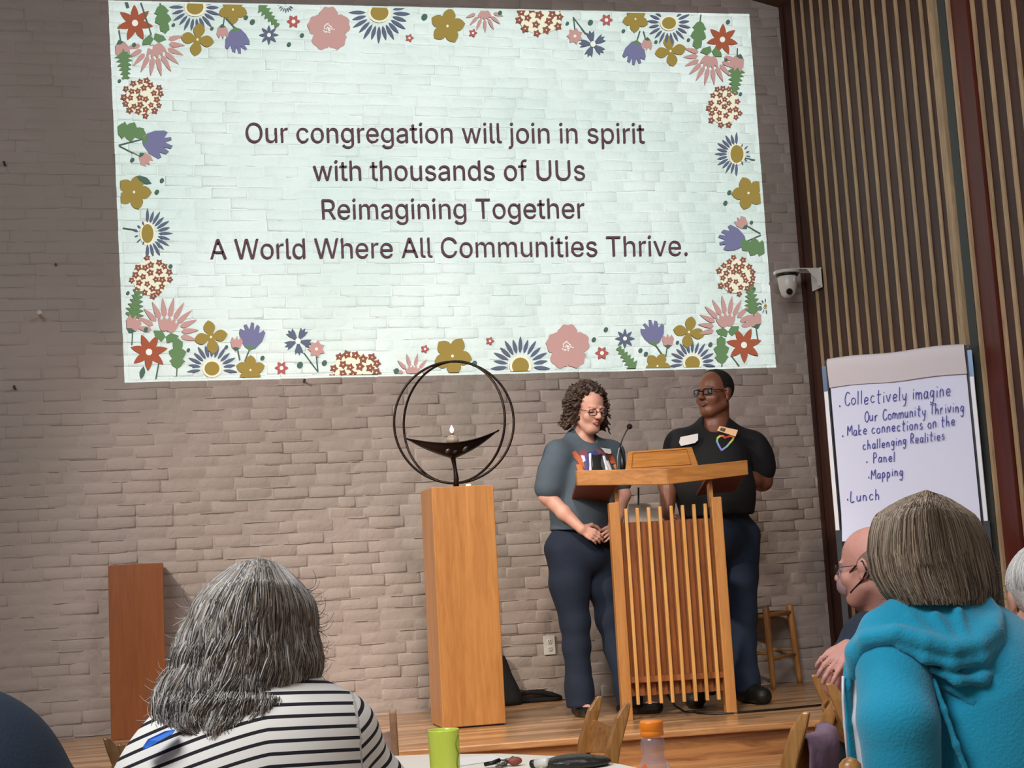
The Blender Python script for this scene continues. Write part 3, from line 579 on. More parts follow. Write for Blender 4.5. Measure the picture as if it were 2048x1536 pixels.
mb.lathe([(.03, ztop), (.03, ztop+.004), (.012, ztop+.007)], (s0[0]+.008, cy, 0), 16); mb.build('stem', BRONZE, ch, smooth=True)
fl = px2(905, 885); hz = fl[2]
GLASS = mat('clear_glass', '#ffffff', .03, trans=1, ior=1.3)
th = thing('candle_lamp', 'small glass oil lamp with a lit flame in the bowl of the chalice', 'lamp', (fl[0], cy, hz))
mb = MB(); mb.lathe([(.022, hz-.008), (.034, hz+.006), (.036, hz+.016), (.028, hz+.030), (.012, hz+.040), (.009, hz+.042)], (fl[0], cy, 0), 24); mb.build('glass_bowl', mat('lamp_glass', '#cdbfae', .08, trans=.6, spec=.9), th, smooth=True)
mb = MB(); mb.lathe([(.009, hz+.040), (.009, hz+.050), (.004, hz+.052)], (fl[0], cy, 0), 12); mb.build('wick_holder', mat('brass', '#8a6034', .3, metal=1), th, smooth=True)
mb = MB(); mb.lathe([(.001, hz+.052), (.008, hz+.058), (.0115, hz+.067), (.0095, hz+.077), (.004, hz+.087), (.0008, hz+.094)], (fl[0]-.001, cy, 0), 16); mb.build('flame', mat('flame', '#fff1d6', .5, emit='#ffe9c4', es=4), th, smooth=True)
q = px2(929, 966); mb = MB(); mb.lathe([(.014, ztop), (.015, ztop+.008), (.012, ztop+.013), (.003, ztop+.014)], (q[0], yp+.06, 0), 16)
o = mb.build('tealight', mat('ivory', '#e8dcc0', .5, emit='#ffe2b0', es=.6), smooth=True); tag(o, 'small pale tealight on the pedestal beside the foot of the chalice', 'candle')

# ---- lectern
lc = thing('lectern', 'slatted oak lectern with angled top and raised book rest in front of the two speakers', 'lectern', (2.56, 7.1, ZS))
A = atZ(1256, 1441, ZS); B = atZ(1464, 1428, ZS); A[2] = B[2] = ZS
ex = (B-A); wL = np.linalg.norm(ex[:2]); ex = ex/np.linalg.norm(ex); ey = np.array([-ex[1], ex[0], 0]); ez = np.array([0, 0, 1.])
def LP(u, v, w): return A+ex*u+ey*v+ez*w       # lectern frame: along front, back, up
RL = np.array([ex, ey, ez]).T
def lbox(mb, u, v, w, d): mb.box(LP(u, v, w), d, RL)
def lz(px, py, u, v):      # height seen at a pixel for a post at (u, v)
    p = LP(u, v, 0); return atY(px, py, p[1])[2]-ZS
hL, hR = lz(1230, 1005, 0, 0), lz(1427, 994, wL, 0)
tilt = (atY(1231, 1005, A[1])[0]-A[0])/hL         # slight lean of the stiles as seen
for u, h in ((-.0, hL), (wL, hR)):
    mb = MB(); lbox(mb, u, .03, h/2, (.055, .075, h)); mb.build('side_post', OAK, lc, bevel=.004)
npx = [1252, 1274.5, 1297.5, 1320, 1341, 1362.5, 1384.7, 1407.7]
wu = wL/9
for i in range(8):
    u = wu*(i+1); h1 = lz(1280+i*19, 1016-i*1.3, u, .0); mb = MB(); lbox(mb, u, .012, (h1+.075)/2, (.017, .026, h1-.075)); mb.build('slat', BIRCH, lc, bevel=.003)
mb = MB(); lbox(mb, wL/2, .075, .115+(hL-.115-.105)/2, (wL-.05, .018, hL-.22)); mb.build('back_panel', OAKD, lc)
for i in range(9):
    mb = MB(); lbox(mb, wu*(i+.5), .058, .115+(hL-.115-.11)/2, (.03, .016, hL-.225)); mb.build('back_slat', OAKD, lc)
mb = MB(); lbox(mb, wL/2, .03, .20, (wL-.05, .03, .03)); mb.build('rail', OAKD, lc)
# shelf and slim uprights carrying the top
mb = MB(); lbox(mb, wL/2, .18, hL-.14, (wL-.04, .22, .018)); mb.build('shelf', OAKD, lc)
for u in (.02, wL-.02):
    mb = MB(); lbox(mb, u, .05, hL-.02+.05, (.022, .05, .16)); mb.build('upright', OAK, lc, bevel=.002)
# V shaped fascia seen at the pixels below, with the sloping reading board behind it
yl, ym_, yr = A[1]-.02, A[1]-.16, B[1]-.03
T = [atY(1153, 941, yl), atY(1334, 937, ym_), atY(1495, 920, yr)]; Bm = [atY(1156, 971, yl), atY(1336, 969, ym_), atY(1497, 949, yr)]
bk = np.array([0, .028, 0])
mb = MB(); mb.hexa([T[0], T[1], T[1]+bk, T[0]+bk], [Bm[0], Bm[1], Bm[1]+bk, Bm[0]+bk]); mb.hexa([T[1], T[2], T[2]+bk, T[1]+bk], [Bm[1], Bm[2], Bm[2]+bk, Bm[1]+bk])
mb.build('fascia', OAKX, lc, bevel=.003)
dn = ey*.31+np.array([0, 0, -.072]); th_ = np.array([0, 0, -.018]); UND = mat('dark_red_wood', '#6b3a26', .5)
for P, Q in ((Bm[0], Bm[0]*.56+Bm[1]*.44), (Bm[1]*.5+Bm[2]*.5, Bm[2])):
    P = P+bk+(0, 0, .024); Q = Q+bk+(0, 0, .024); q = [P, Q, Q+dn, P+dn]
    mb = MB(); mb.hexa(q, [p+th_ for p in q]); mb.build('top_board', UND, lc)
# raised book rest
yb = A[1]+.02; P = [atY(1257, 903, yb+.02), atY(1384, 894, yb+.02), atY(1398, 933, yb-.06), atY(1252, 941, yb-.06)]
mb = MB(); mb.hexa([p for p in P], [p+np.array([0, .022, -.004]) for p in P]); mb.build('book_rest', OAKX, lc, bevel=.003)
P2 = [P[3]*.93+P[2]*.07+(P[0]-P[3])*.12, P[3]*.1+P[2]*.9+(P[1]-P[2])*.12, P[1]*.9+P[0]*.1-(P[1]-P[2])*.1, P[0]*.93+P[1]*.07-(P[0]-P[3])*.1]
mb = MB(); P2 = [p+np.array([0, -.002, 0]) for p in P2]
for i in range(4): mb.tube([P2[i], P2[(i+1) % 4]], .0018, 6)
mb.build('book_rest_groove', OAKD, lc)
# paper on the shelf and the cable hanging from the microphone
p = LP(.22, .10, hL-.105)
mb = MB(); u0 = .06; q = [LP(.085, .10, hL-.13), LP(.255, .10, hL-.13), LP(.262, .15, hL-.005), LP(.10, .15, hL-.005)]
mb.hexa(q, [x+np.array([0, .004, .001]) for x in q]); o = mb.build('paper_sheet', mat('grey_paper', '#a59a8e', .8)); tag(o, 'grey sheets of paper propped inside the lectern above the slats', 'paper')
# microphone
m0 = atY(1238, 952, yl+.10); mic = thing('gooseneck_microphone', 'thin black gooseneck microphone rising from the left wing of the lectern', 'microphone', tuple(m0))
g = [(1246, 940), (1245, 925), (1243, 905), (1240, 892), (1246, 875), (1252, 863)]
gp = [atY(x, y, yl+.10-.004*i) for i, (x, y) in enumerate(g)]
mb = MB(); mb.tube([gp[0]-[0, 0, .02], gp[0]+[0, 0, .03], gp[2]], [.018, .014, .007], 12); mb.build('base', BLACK, mic, smooth=True)
mb = MB(); mb.tube(gp[2:]+[atY(1257, 856, yl+.08)], [.005, .0045, .0035, .0035, .0035], 8); mb.build('neck', BLACK, mic, smooth=True)
e = atY(1259, 853, yl+.08); sp = sphere_pts(e, .0155, 14, 10); sp.build('windscreen', mat('foam', '#17120f', .9, bump=.5, bscale=300), mic, smooth=True)
mb = MB(); gx = [atY(x, y, yl+.09) for x, y in ((1236, 936), (1235, 915), (1238, 898), (1243, 892))]; mb.tube(gx, .0035, 6); mb.build('clip', mat('grey_clip', '#7c8a8a', .4), mic, smooth=True)
# cable from lectern along the deck
cpts = [LP(.14, .10, hL+.02), LP(.145, .09, hL-.1), LP(.15, .10, .9), LP(.17, .2, .5), LP(.2, .25, .2), LP(.27, .2, .10)]
cpts = [atY(1277, 975, A[1]+.03), atY(1277, 1010, A[1]+.035)]
mb = MB(); mb.tube(cpts, .005, 8); o = mb.build('microphone_wire', BLACK); tag(o, 'short black wire hanging under the lectern top', 'wire')
f_ = [atZ(x, y, ZS+.006) for x, y in ((1395, 1426), (1430, 1428), (1490, 1424), (1560, 1418), (1620, 1412), (1700, 1404), (1760, 1398))]
c0_ = [LP(.22, .13, .13), LP(.24, .12, .09), LP(.27, .13, .045), LP(.32, .14, .012), LP(.38, .16, .006)]
mb = MB(); mb.tube(c0_+f_, .006, 8); o = mb.build('floor_cable', BLACK, smooth=True); tag(o, 'black cable looping from behind the lectern slats across the stage to the right', 'cable')

# ---- stools with four round posts
def stool(name, label, c, s, h, rz, col, grp=None, seat=True):
    t = thing(name, label, 'stool', (0, 0, 0), grp)
    P = [(-1, -1), (1, -1), (1, 1), (-1, 1)]
    tp = [np.array((x*s/2, y*s/2, h)) for x, y in P]; bt = [np.array((x*s/2*1.12, y*s/2*1.12, 0)) for x, y in P]
    for a, b in zip(tp, bt):
        mb = MB(); mb.tube([b, b+(a-b)*.1, b+(a-b)*.6, a, a+[0, 0, .012], a+[0, 0, .017]], [.014, .0165, .021, .021, .017, .008], 14); mb.build('leg', col, t, smooth=True)
    for i in range(4):
        a, b = tp[i], tp[(i+1) % 4]; z = np.array([0, 0, -.035-.006*(i % 2)]); mb = MB(); mb.tube([a+z, b+z], .0145, 12); mb.build('seat_rail', col, t, smooth=True)
        a, b = bt[i]*.62+tp[i]*.38, bt[(i+1) % 4]*.62+tp[(i+1) % 4]*.38; z = np.array([0, 0, .03*(i % 2)]); mb = MB(); mb.tube([a+z, (a+b)/2+z, b+z], [.009, .011, .009], 10); mb.build('rung', col, t, smooth=True)
    if seat:
        mb = MB(); n = 8; v = []; f = []
        for i in range(n+1):
            for j in range(n+1):
                x = (i/n-.5)*s*.96; y = (j/n-.5)*s*.96; e = max(abs(i/n-.5), abs(j/n-.5))*2; v.append((x, y, h-.022-.022*(1-e**2)))
        k = len(v); v += [(x, y, z-.02) for x, y, z in v]
        f = [[i*(n+1)+j, (i+1)*(n+1)+j, (i+1)*(n+1)+j+1, i*(n+1)+j+1] for i in range(n) for j in range(n)]; f += [[q+k for q in p[::-1]] for p in f]
        link('seat', v, f, mat('dark_woven_seat', '#2a211f', .8, bump=.6, bscale=80), t, smooth=True)
    t.location = c; t.rotation_euler.z = rz; return t
nl = atZ(1547, 1378, ZS)
hh = atY(1530, 1214, nl[1])[2]-ZS-.015
s_ = .33
stool('low_stool', 'low wooden stool with dark seat by the wall, right of the black-shirted speaker', (nl[0]+.023, nl[1]+.26, ZS), s_, hh, .70, STOOLW, 'low wooden stools against the brick wall')
nl = atZ(829, 1420, ZS)
stool('low_stool', 'low pale wooden stool by the wall, mostly hidden behind the tall pedestal', (nl[0]+.20, nl[1]+.13, ZS), .33, atY(822, 1262, nl[1])[2]-ZS, .06, BIRCH, 'low wooden stools against the brick wall')

# ---- outlet
p0 = atY(1098, 1290, YW); ot = thing('power_outlet', 'white double power outlet low on the brick wall beside the woman at the lectern', 'outlet', (p0[0], YW-.004, p0[2]))
mb = MB(); mb.box((p0[0], YW-.009, p0[2]), (.072, .008, .116)); mb.build('cover_plate', WHITE, ot, bevel=.002)
for dz in (.022, -.022):
    mb = MB(); mb.lathe([(.0165, 0), (.0165, .003), (.014, .004)], (p0[0], YW-.013, p0[2]+dz), 20, rotm(PI/2)); s2 = mb.build('socket', WHITE, ot)
    mb = MB(); [mb.box((p0[0]+dx, YW-.0175, p0[2]+dz+.003), (.0025, .002, .009)) for dx in (-.006, .006)]; mb.box((p0[0], YW-.0175, p0[2]+dz-.008), (.004, .002, .004)); mb.build('slot', BLACK, s2)

# ---- dome camera on a bracket at the corner
pc = atY(1578, 560, 8.36); k_ = 8.36/2870
cm = thing('dome_camera', 'white swivelling dome camera on a bracket beside the slatted wall', 'camera', (pc[0], 8.36, pc[2]+.1))
cx, cyy, cz = pc[0]-.012, 8.36, pc[2]
mb = MB(); mb.lathe([(.002, cz-.118), (.030, cz-.112), (.045, cz-.095), (.056, cz-.05), (.062, cz+.018), (.060, cz+.022)], (cx, cyy, 0), 32); mb.build('head', mat('warm_white', '#cfc8c0', .3), cm, smooth=True)
mb = MB(); mb.lathe([(.066, cz+.022), (.072, cz+.026), (.072, cz+.040)], (cx, cyy, 0), 32); mb.build('black_ring', BLACK, cm, smooth=True)
mb = MB(); mb.lathe([(.080, cz+.038), (.084, cz+.042), (.084, cz+.056), (.080, cz+.059)], (cx, cyy, 0), 32); mb.build('collar', mat('warm_white', '#cfc8c0', .3), cm, smooth=True)
mb = MB(); mb.tube([(cx-.012, cyy-.040, cz-.082), (cx-.014, cyy-.054, cz-.088)], [.021, .019], 20); mb.build('lens', BLACK, cm)
mb = MB(); mb.tube([(cx+.018, cyy-.045, cz-.035), (cx+.022, cyy-.0515, cz-.01), (cx+.024, cyy-.055, cz+.012)], [.006, .009, .006], 10); mb.build('light_strip', WHITE, cm, smooth=True)
bxx = XC+.002; mb = MB()
mb.box(((cx+bxx)/2+.01, cyy+.02, cz+.066), (bxx-cx, .13, .006))
mb.box((bxx-.004, cyy+.01, cz+.005), (.006, .14, .13)); mb.build('bracket', WHITE, cm)
mb = MB(); mb.prism([(bxx, cyy-.055, cz+.063), (bxx-.10, cyy-.055, cz+.063), (bxx-.07, cyy-.055, cz+.03), (bxx-.034, cyy-.055, cz-.01), (bxx-.030, cyy-.055, cz-.05), (bxx, cyy-.055, cz-.05)], (0, .005, 0)); mb.build('bracket_gusset', WHITE, cm)

# ---- black bag against the wall behind the pedestal
bp_ = atZ(1045, 1408, ZS); bag = thing('backpack', 'black backpack slumped by the wall behind the tall pedestal', 'backpack', (bp_[0], bp_[1], ZS))
x0_ = atY(1006, 1400, bp_[1])[0]-.09; xr_ = atY(1048, 1400, bp_[1])[0]; zt_ = atY(1008, 1312, bp_[1])[2]
v = []; n = 10
for i in range(n+1):
    t = i/n; z = ZS+.002+(zt_-ZS)*t; xr2 = xr_-(xr_-atY(1010, 1312, bp_[1])[0])*t**1.1; 
    for k in range(16):
        a = 2*PI*k/16; w = (xr2-x0_)/2*(1-.12*(t == 0)); d = .10*(1-.75*t)*(1-.12*(t == 0)); r_ = 1+.04*math.sin(3*a+t*9)
        v.append(((x0_+xr2)/2+w*math.copysign(abs(math.cos(a))**.6, math.cos(a))*r_*(1 if math.cos(a) > 0 else 1), bp_[1]+.02+d*math.copysign(abs(math.sin(a))**.7, math.sin(a))*r_, z))
f = [[i*16+k, i*16+(k+1) % 16, (i+1)*16+(k+1) % 16, (i+1)*16+k] for i in range(n) for k in range(16)]+[list(range(16))[::-1], [n*16+k for k in range(16)]]
link('body', v, f, BLKFAB, bag, smooth=True)
for pts in (((1040, 1388), (1060, 1384), (1085, 1385), (1105, 1389), (1122, 1394)), ((1035, 1400), (1060, 1401), (1090, 1401), (1112, 1402), (1124, 1395))):
    mb = MB(); mb.tube([atY(x, y, bp_[1]+.03)*[1, 1, 0]+[0, .0, max(ZS+.012, atY(x, y, bp_[1]+.03)[2])] for x, y in pts], [.012, .014, .016, .015, .010], 8); mb.build('strap', BLKFAB, bag, smooth=True)

# ---- flip chart
yl_, yr_ = 7.02, 6.58
pg = [atY(1657, 726, yl_), atY(1927, 686, yr_), atY(1945, 1060, yr_), atY(1666, 1084, yl_)]
pg = [pg[0], pg[1], pg[1]*[1, 1, 0]+[0, 0, pg[3][2]]+[.0, 0, 0], pg[3]]
pg[3] = pg[3]*[0, 0, 1]+pg[0]*[1, 1, 0]
hx = (pg[1]-pg[0]); hx[2] = 0; hx /= np.linalg.norm(hx); nx = np.array([hx[1], -hx[0], 0]); up = np.array([0, 0, 1.])
if nx[1] > 0: nx = -nx
def FP(u, w, d=0): return pg[3]+hx*u+up*w+nx*d    # page frame from bottom left
PWd = np.linalg.norm((pg[1]-pg[0])[:2]); PH = pg[0][2]-pg[3][2]; tz1 = pg[1][2]-pg[0][2]
fc = thing('flip_chart', 'flip chart easel with handwritten agenda page at the right end of the stage', 'flip chart', tuple(FP(PWd/2, 0)*[1, 1, 0]+[0, 0, ZS]))
PAPER = mat('page_white', '#e3e6fb', .7, bump=.15, bscale=5)
def page(name, u0, u1, w0, w1, d, curl=0, m=PAPER):
    v = []; n = 12
    for j in range(n+1):
        for i in range(n+1):
            u = u0+(u1-u0)*i/n; w = w0+(w1-w0)*j/n; c_ = curl*max(0, .25-i/n)*max(0, .15-j/n)*20
            v.append(FP(u, w, d+.004*math.sin(u*9)*(j < n)+c_))
    k = len(v); v2 = [p-nx*.003 for p in v]
    f = [[j*(n+1)+i, j*(n+1)+i+1, (j+1)*(n+1)+i+1, (j+1)*(n+1)+i] for i in range(n) for j in range(n)]
    f2 = [[q+k for q in p[::-1]] for p in f]
    return link(name, v+v2, f+f2, m, fc, smooth=True)
page('written_page', 0, PWd, 0, PH-.10, 0, .05)
# the folded-over sheets at the top
v = []; n = 14; prof = [(0.006, -.135), (.012, -.10), (.02, -.05), (.024, -.01), (.018, .012), (0, .022), (-.02, .015), (-.032, -.02), (-.036, -.12)]
prof2 = [(.008+.0, PH-.135)]
mb = MB()
rows = []
for i in range(n+1):
    u = -.004+(PWd+.008)*i/n
    for d, w in prof: mb.v.append(tuple(FP(u, PH+w+.004*math.sin(u*14), d+.004)))
m_ = len(prof)
for i in range(n):
    for k in range(m_-1): mb.f.append([i*m_+k, (i+1)*m_+k, (i+1)*m_+k+1, i*m_+k+1]); mb.mi.append(0)
mb.build('turned_over_sheets', mat('page_fold', '#ddd5d8', .8), fc, smooth=True)
# a sheet hanging behind, swung out to the right
q = [atY(1932, 700, yr_+.06), atY(1944, 706, yr_+.07), atY(1974, 905, yr_+.08), atY(1976, 945, yr_+.08), atY(1969, 955, yr_+.08), atY(1925, 960, yr_+.07), atY(1900, 940, yr_+.10), atY(1890, 720, yr_+.10)]
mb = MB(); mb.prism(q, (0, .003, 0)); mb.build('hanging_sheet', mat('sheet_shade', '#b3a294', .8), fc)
mb = MB(); mb.box(FP(PWd/2, PH/2-.02, -.03), (PWd+.02, .012, PH+.02), np.array([hx, -nx, up]).T); mb.build('backing_board', mat('board_grey', '#4a4c50', .5), fc)
RB = np.array([hx, -nx, up]).T
WEDGE = mat('white_edge', '#f3f4fa', .3)
zleg = ZS-pg[3][2]
for u, nm in ((-.028, 'left'), (PWd+.022, 'right')):
    mb = MB(); mb.box(FP(u, PH*.40+.05, -.02), (.024, .02, PH*.78), RB); mb.build('white_rail', WEDGE, fc, bevel=.003)
    mb = MB(); mb.box(FP(u+(.014 if u < 0 else -.014), PH/2, -.018), (.008, .022, PH+.03), RB); mb.build('rail_edge', BLACK, fc)
    mb = MB(); mb.box(FP(u, PH*.86+.04, -.022), (.026, .018, .16), RB); mb.build('clamp', mat('grey_blue_clamp', '#5a6a80', .3, metal=.5), fc)
    mb = MB(); mb.box(FP(u+.004, (zleg+.062)/2, -.02), (.03, .028, abs(zleg)+.058), RB); mb.build('leg', mat('dark_leg', '#33383c', .45), fc)
mb = MB(); mb.tube([FP(PWd/2, PH-.1, -.06), FP(PWd/2, zleg+.015, -.50)], .014, 8); mb.build('leg', mat('dark_leg', '#33383c', .45), fc)
mb = MB(); mb.box(FP(PWd/2, PH+.006, -.03), (PWd+.05, .03, .02), RB); mb.build('top_clamp', BLACK, fc)

# single-stroke handwriting
HW = {'C': [[(.85, .85), (.55, 1), (.2, .8), (.05, .45), (.2, .1), (.6, 0), (.9, .2)]], 'o': [[(.5, .5), (.15, .42), (.1, .15), (.4, 0), (.75, .15), (.7, .42), (.45, .5)]],
 'l': [[(.3, 1), (.25, 0)]], 'e': [[(.1, .25), (.7, .3), (.6, .5), (.25, .48), (.1, .2), (.35, 0), (.75, .1)]], 'c': [[(.7, .45), (.35, .52), (.1, .25), (.35, 0), (.75, .1)]],
 't': [[(.4, .95), (.35, .05), (.6, 0)], [(.05, .6), (.75, .62)]], 'i': [[(.3, .5), (.28, 0)], [(.34, .72), (.36, .78)]], 'v': [[(.05, .5), (.35, 0), (.75, .55)]],
 'y': [[(.1, .5), (.25, .12), (.6, .15), (.75, .5)], [(.75, .5), (.6, -.3), (.25, -.42)]], 'm': [[(.05, .5), (.05, 0)], [(.05, .35), (.25, .52), (.42, .4), (.42, 0)], [(.42, .35), (.65, .52), (.85, .38), (.86, 0)]],
 'a': [[(.7, .45), (.3, .52), (.08, .22), (.3, 0), (.65, .2), (.72, .5), (.72, .1), (.85, 0)]], 'g': [[(.7, .45), (.3, .52), (.1, .25), (.35, .05), (.68, .3), (.7, .5), (.65, -.25), (.35, -.42), (.1, -.3)]],
 'n': [[(.1, .5), (.1, 0)], [(.1, .3), (.35, .52), (.65, .4), (.68, 0)]], 'O': [[(.5, 1), (.12, .75), (.08, .3), (.4, 0), (.8, .2), (.85, .7), (.5, 1)]], 'u': [[(.1, .5), (.12, .1), (.4, 0), (.68, .2), (.7, .5), (.72, 0)]],
 'r': [[(.12, .5), (.15, 0)], [(.14, .28), (.35, .5), (.65, .48)]], 'T': [[(.5, .95), (.45, 0)], [(.0, .92), (1.0, 1.0)]], 'h': [[(.12, 1), (.1, 0)], [(.1, .3), (.4, .5), (.65, .35), (.68, 0)]],
 'M': [[(.05, 0), (.12, .9), (.45, .35), (.8, .95), (.9, 0)]], 'k': [[(.12, 1), (.1, 0)], [(.6, .5), (.12, .22), (.65, 0)]], 's': [[(.6, .48), (.25, .5), (.2, .3), (.6, .2), (.5, 0), (.1, .03)]],
 'R': [[(.1, 0), (.15, 1), (.6, .95), (.65, .6), (.15, .5), (.75, 0)]], 'P': [[(.12, 0), (.15, 1), (.6, .95), (.68, .62), (.15, .5)]], 'p': [[(.12, .5), (.1, -.42)], [(.12, .4), (.45, .52), (.7, .25), (.4, 0), (.12, .1)]],
 'L': [[(.15, 1), (.1, .02), (.75, .06)]], '.': [[(.25, .12), (.35, .1), (.32, .2), (.25, .12)]]}
INK = mat('purple_ink', '#5555a8', .7)
def write(s, x0, y0, x1, y1, h):
    P0 = np.array([x0, y0], float); P1 = np.array([x1, y1], float)
    adv = sum(.62 if c == ' ' else (.5 if c in 'li.' else (1.15 if c in 'mM' else .95)) for c in s); u = (P1-P0)/adv; vv = np.array([0, -h]); x = 0
    r = random.Random(len(s)); mb = MB()
    def hit(p):     # pixel on the page plane
        d = ray(*p); o_ = FP(0, 0, .0075); t = ((o_-CAM) @ nx)/(d @ nx); return CAM+d*t
    for c in s:
        w = .62 if c == ' ' else (.5 if c in 'li.' else (1.15 if c in 'mM' else .95))
        for st_ in HW.get(c, []):
            dx, dy = r.uniform(-.03, .03), r.uniform(-.05, .05)
            pts = [P0+u*(x+(a+dx)*w*.9)+vv*(b+dy) for a, b in st_]
            sm = [pts[0]]
            for i in range(len(pts)-1):      # Catmull-Rom through the stroke
                a, b_, c_, d_ = pts[max(0, i-1)], pts[i], pts[i+1], pts[min(len(pts)-1, i+2)]
                for t in (.34, .67, 1): sm.append(.5*((2*b_)+(-a+c_)*t+(2*a-5*b_+4*c_-d_)*t*t+(-a+3*b_-3*c_+d_)*t**3))
            mb.tube([hit(p) for p in sm], .0023, 5)
        x += w
    mb.build('handwriting', INK, fc)
write('.', 1677, 817, 1686, 816, 26); write('Collectively imagine', 1689, 812, 1904, 791, 27); write('Our Community Thriving', 1729, 844, 1930, 822, 22)
write('.', 1683, 877, 1692, 876, 26); write('Make connections on the', 1694, 872, 1912, 850, 21); write('challenging Realities', 1725, 900, 1892, 878, 19)
write('.', 1731, 929, 1740, 928, 26); write('Panel', 1746, 927, 1792, 922, 20); write('.', 1735, 960, 1744, 958, 26); write('Mapping', 1742, 958, 1808, 950, 20)
write('.', 1693, 1004, 1700, 1003, 26); write('Lunch', 1700, 1005, 1762, 998, 22)

# ------------------------------------------------------------------ figures: distance-field bodies turned into one continuous skin
def nrm(v): v = np.array(v, float); return v/(np.linalg.norm(v)+1e-9)
def headR(yaw, pitch=0, roll=0):
    y, p = math.radians(yaw), math.radians(pitch)
    f = np.array([math.sin(y)*math.cos(p), -math.cos(y)*math.cos(p), math.sin(p)])
    r = nrm(np.cross(f, [0, 0, 1.])); u = np.cross(r, f)
    a = math.radians(roll); r2 = r*math.cos(a)+u*math.sin(a); u2 = np.cross(r2, f)
    return np.array([r2, f, u2]).T        # columns: person's right, forward, up
class B:
    def __init__(s): s.ops = []; s.cut = []; s.disp = None
    def cone(s, a, b, ra, rb=None, k=.02, m=0, neg=False):
        s.ops.append(('c', np.array(a, float), np.array(b, float), ra, ra if rb is None else rb, k, m, neg)); return s
    def chain(s, pts, rs, k=.02, m=0):
        for i in range(len(pts)-1): s.cone(pts[i], pts[i+1], rs[i], rs[i+1], k, m)
        return s
    def ell(s, c, r, R=None, k=.02, m=0, neg=False):
        s.ops.append(('e', np.array(c, float), np.array(r, float), np.eye(3) if R is None else np.array(R), None, k, m, neg)); return s
    def plane(s, p, n_, k=.004): s.cut.append((np.array(p, float), nrm(n_), k)); return s    # keeps the side n points away from
    @staticmethod
    def d1(op, P):
        if op[0] == 'c':
            a, b, ra, rb = op[1:5]; ba = b-a; L = ba@ba+1e-12; t = np.clip(((P-a)@ba)/L, 0, 1)
            return np.sqrt((((P-a)-t[:, None]*ba)**2).sum(1))-(ra+(rb-ra)*t)
        p = (P-op[1])@op[3]; q = p/op[2]; k0 = np.sqrt((q*q).sum(1))+1e-9; q2 = q/op[2]; k1 = np.sqrt((q2*q2).sum(1))+1e-9
        return k0*(k0-1)/k1
    def ev(s, P, ops=None):
        d = None
        for op in (s.ops if ops is None else ops):
            x = s.d1(op, P); k = op[5]
            if op[7]:
                if d is None: continue
                x = -x; h = np.maximum(k-np.abs(d-x), 0)/k; d = np.maximum(d, x)+h*h*k/4
            elif d is None: d = x
            else: h = np.maximum(k-np.abs(d-x), 0)/k; d = np.minimum(d, x)-h*h*k/4
        if d is None: d = np.full(len(P), 1.)
        for p, n_, k in s.cut:
            x = (P-p)@n_; h = np.maximum(k-np.abs(d-x), 0)/k; d = np.maximum(d, x)+h*h*k/4
        if s.disp is not None: d = d+s.disp(P)
        return d
    def mesh(s, name, mats, parent=None, h=.006, facemat=None, attr=None, **kw):
        lo = np.full(3, 9e9); hi = -lo
        for op in s.ops:
            if op[7]: continue
            if op[0] == 'c':
                for c, r in ((op[1], op[3]), (op[2], op[4])): lo = np.minimum(lo, c-r); hi = np.maximum(hi, c+r)
            else: r = (np.abs(op[3])*op[2]).sum(1) if False else np.sqrt(((op[3]*op[2])**2).sum(1)); lo = np.minimum(lo, op[1]-r); hi = np.maximum(hi, op[1]+r)
        lo -= 4*h+.02; hi += 4*h+.02; nb = 12
        nblk = np.ceil((hi-lo)/(h*nb)).astype(int); N = nblk*nb+1
        V = np.ones(N, np.float32); rad = h*nb*.5*math.sqrt(3)
        g = [np.arange(nb+1)*h]*3; loc = np.stack(np.meshgrid(*g, indexing='ij'), -1).reshape(-1, 3)
        bi = np.stack(np.meshgrid(*[np.arange(n) for n in nblk], indexing='ij'), -1).reshape(-1, 3)
        cen = lo+(bi+.5)*h*nb
        dists = np.array([s.d1(op, cen) for op in s.ops]); dc = s.ev(cen)
        act = np.abs(dc) < rad*1.6+.03
        for q in np.nonzero(~act)[0]:
            i, j, k = bi[q]*nb; V[i:i+nb+1, j:j+nb+1, k:k+nb+1] = 1. if dc[q] > 0 else -1.
        for q in np.nonzero(act)[0]:
            sel = [op for op, dd in zip(s.ops, dists[:, q]) if dd < rad*1.9+.05+op[5]]
            i, j, k = bi[q]*nb
            V[i:i+nb+1, j:j+nb+1, k:k+nb+1] = s.ev(lo+bi[q]*h*nb+loc, sel).reshape(nb+1, nb+1, nb+1) if sel else 1.
        S_ = V < 0
        n = np.array(V.shape)-1
        c = np.zeros(n, np.uint8)
        for a in (0, 1):
            for b in (0, 1):
                for e in (0, 1): c += S_[a:a+n[0], b:b+n[1], e:e+n[2]]
        idx = np.argwhere((c > 0) & (c < 8)); vid = np.full(n, -1, np.int64); vid[tuple(idx.T)] = np.arange(len(idx))
        acc = np.zeros((len(idx), 3)); cnt = np.zeros(len(idx)); cor = [(a, b, e) for a in (0, 1) for b in (0, 1) for e in (0, 1)]
        for A_ in cor:
            for ax in range(3):
                if A_[ax]: continue
                B_ = list(A_); B_[ax] = 1
                va = V[tuple((idx+A_).T)]; vb = V[tuple((idx+B_).T)]; m_ = (va < 0) != (vb < 0)
                t = np.where(m_, va/(va-vb+1e-12), 0); p = np.array(A_, float)[None]+t[:, None]*np.eye(3)[ax][None]
                acc[m_] += p[m_]; cnt[m_] += 1
        v = lo+(idx+acc/np.maximum(cnt, 1)[:, None])*h
        F = []
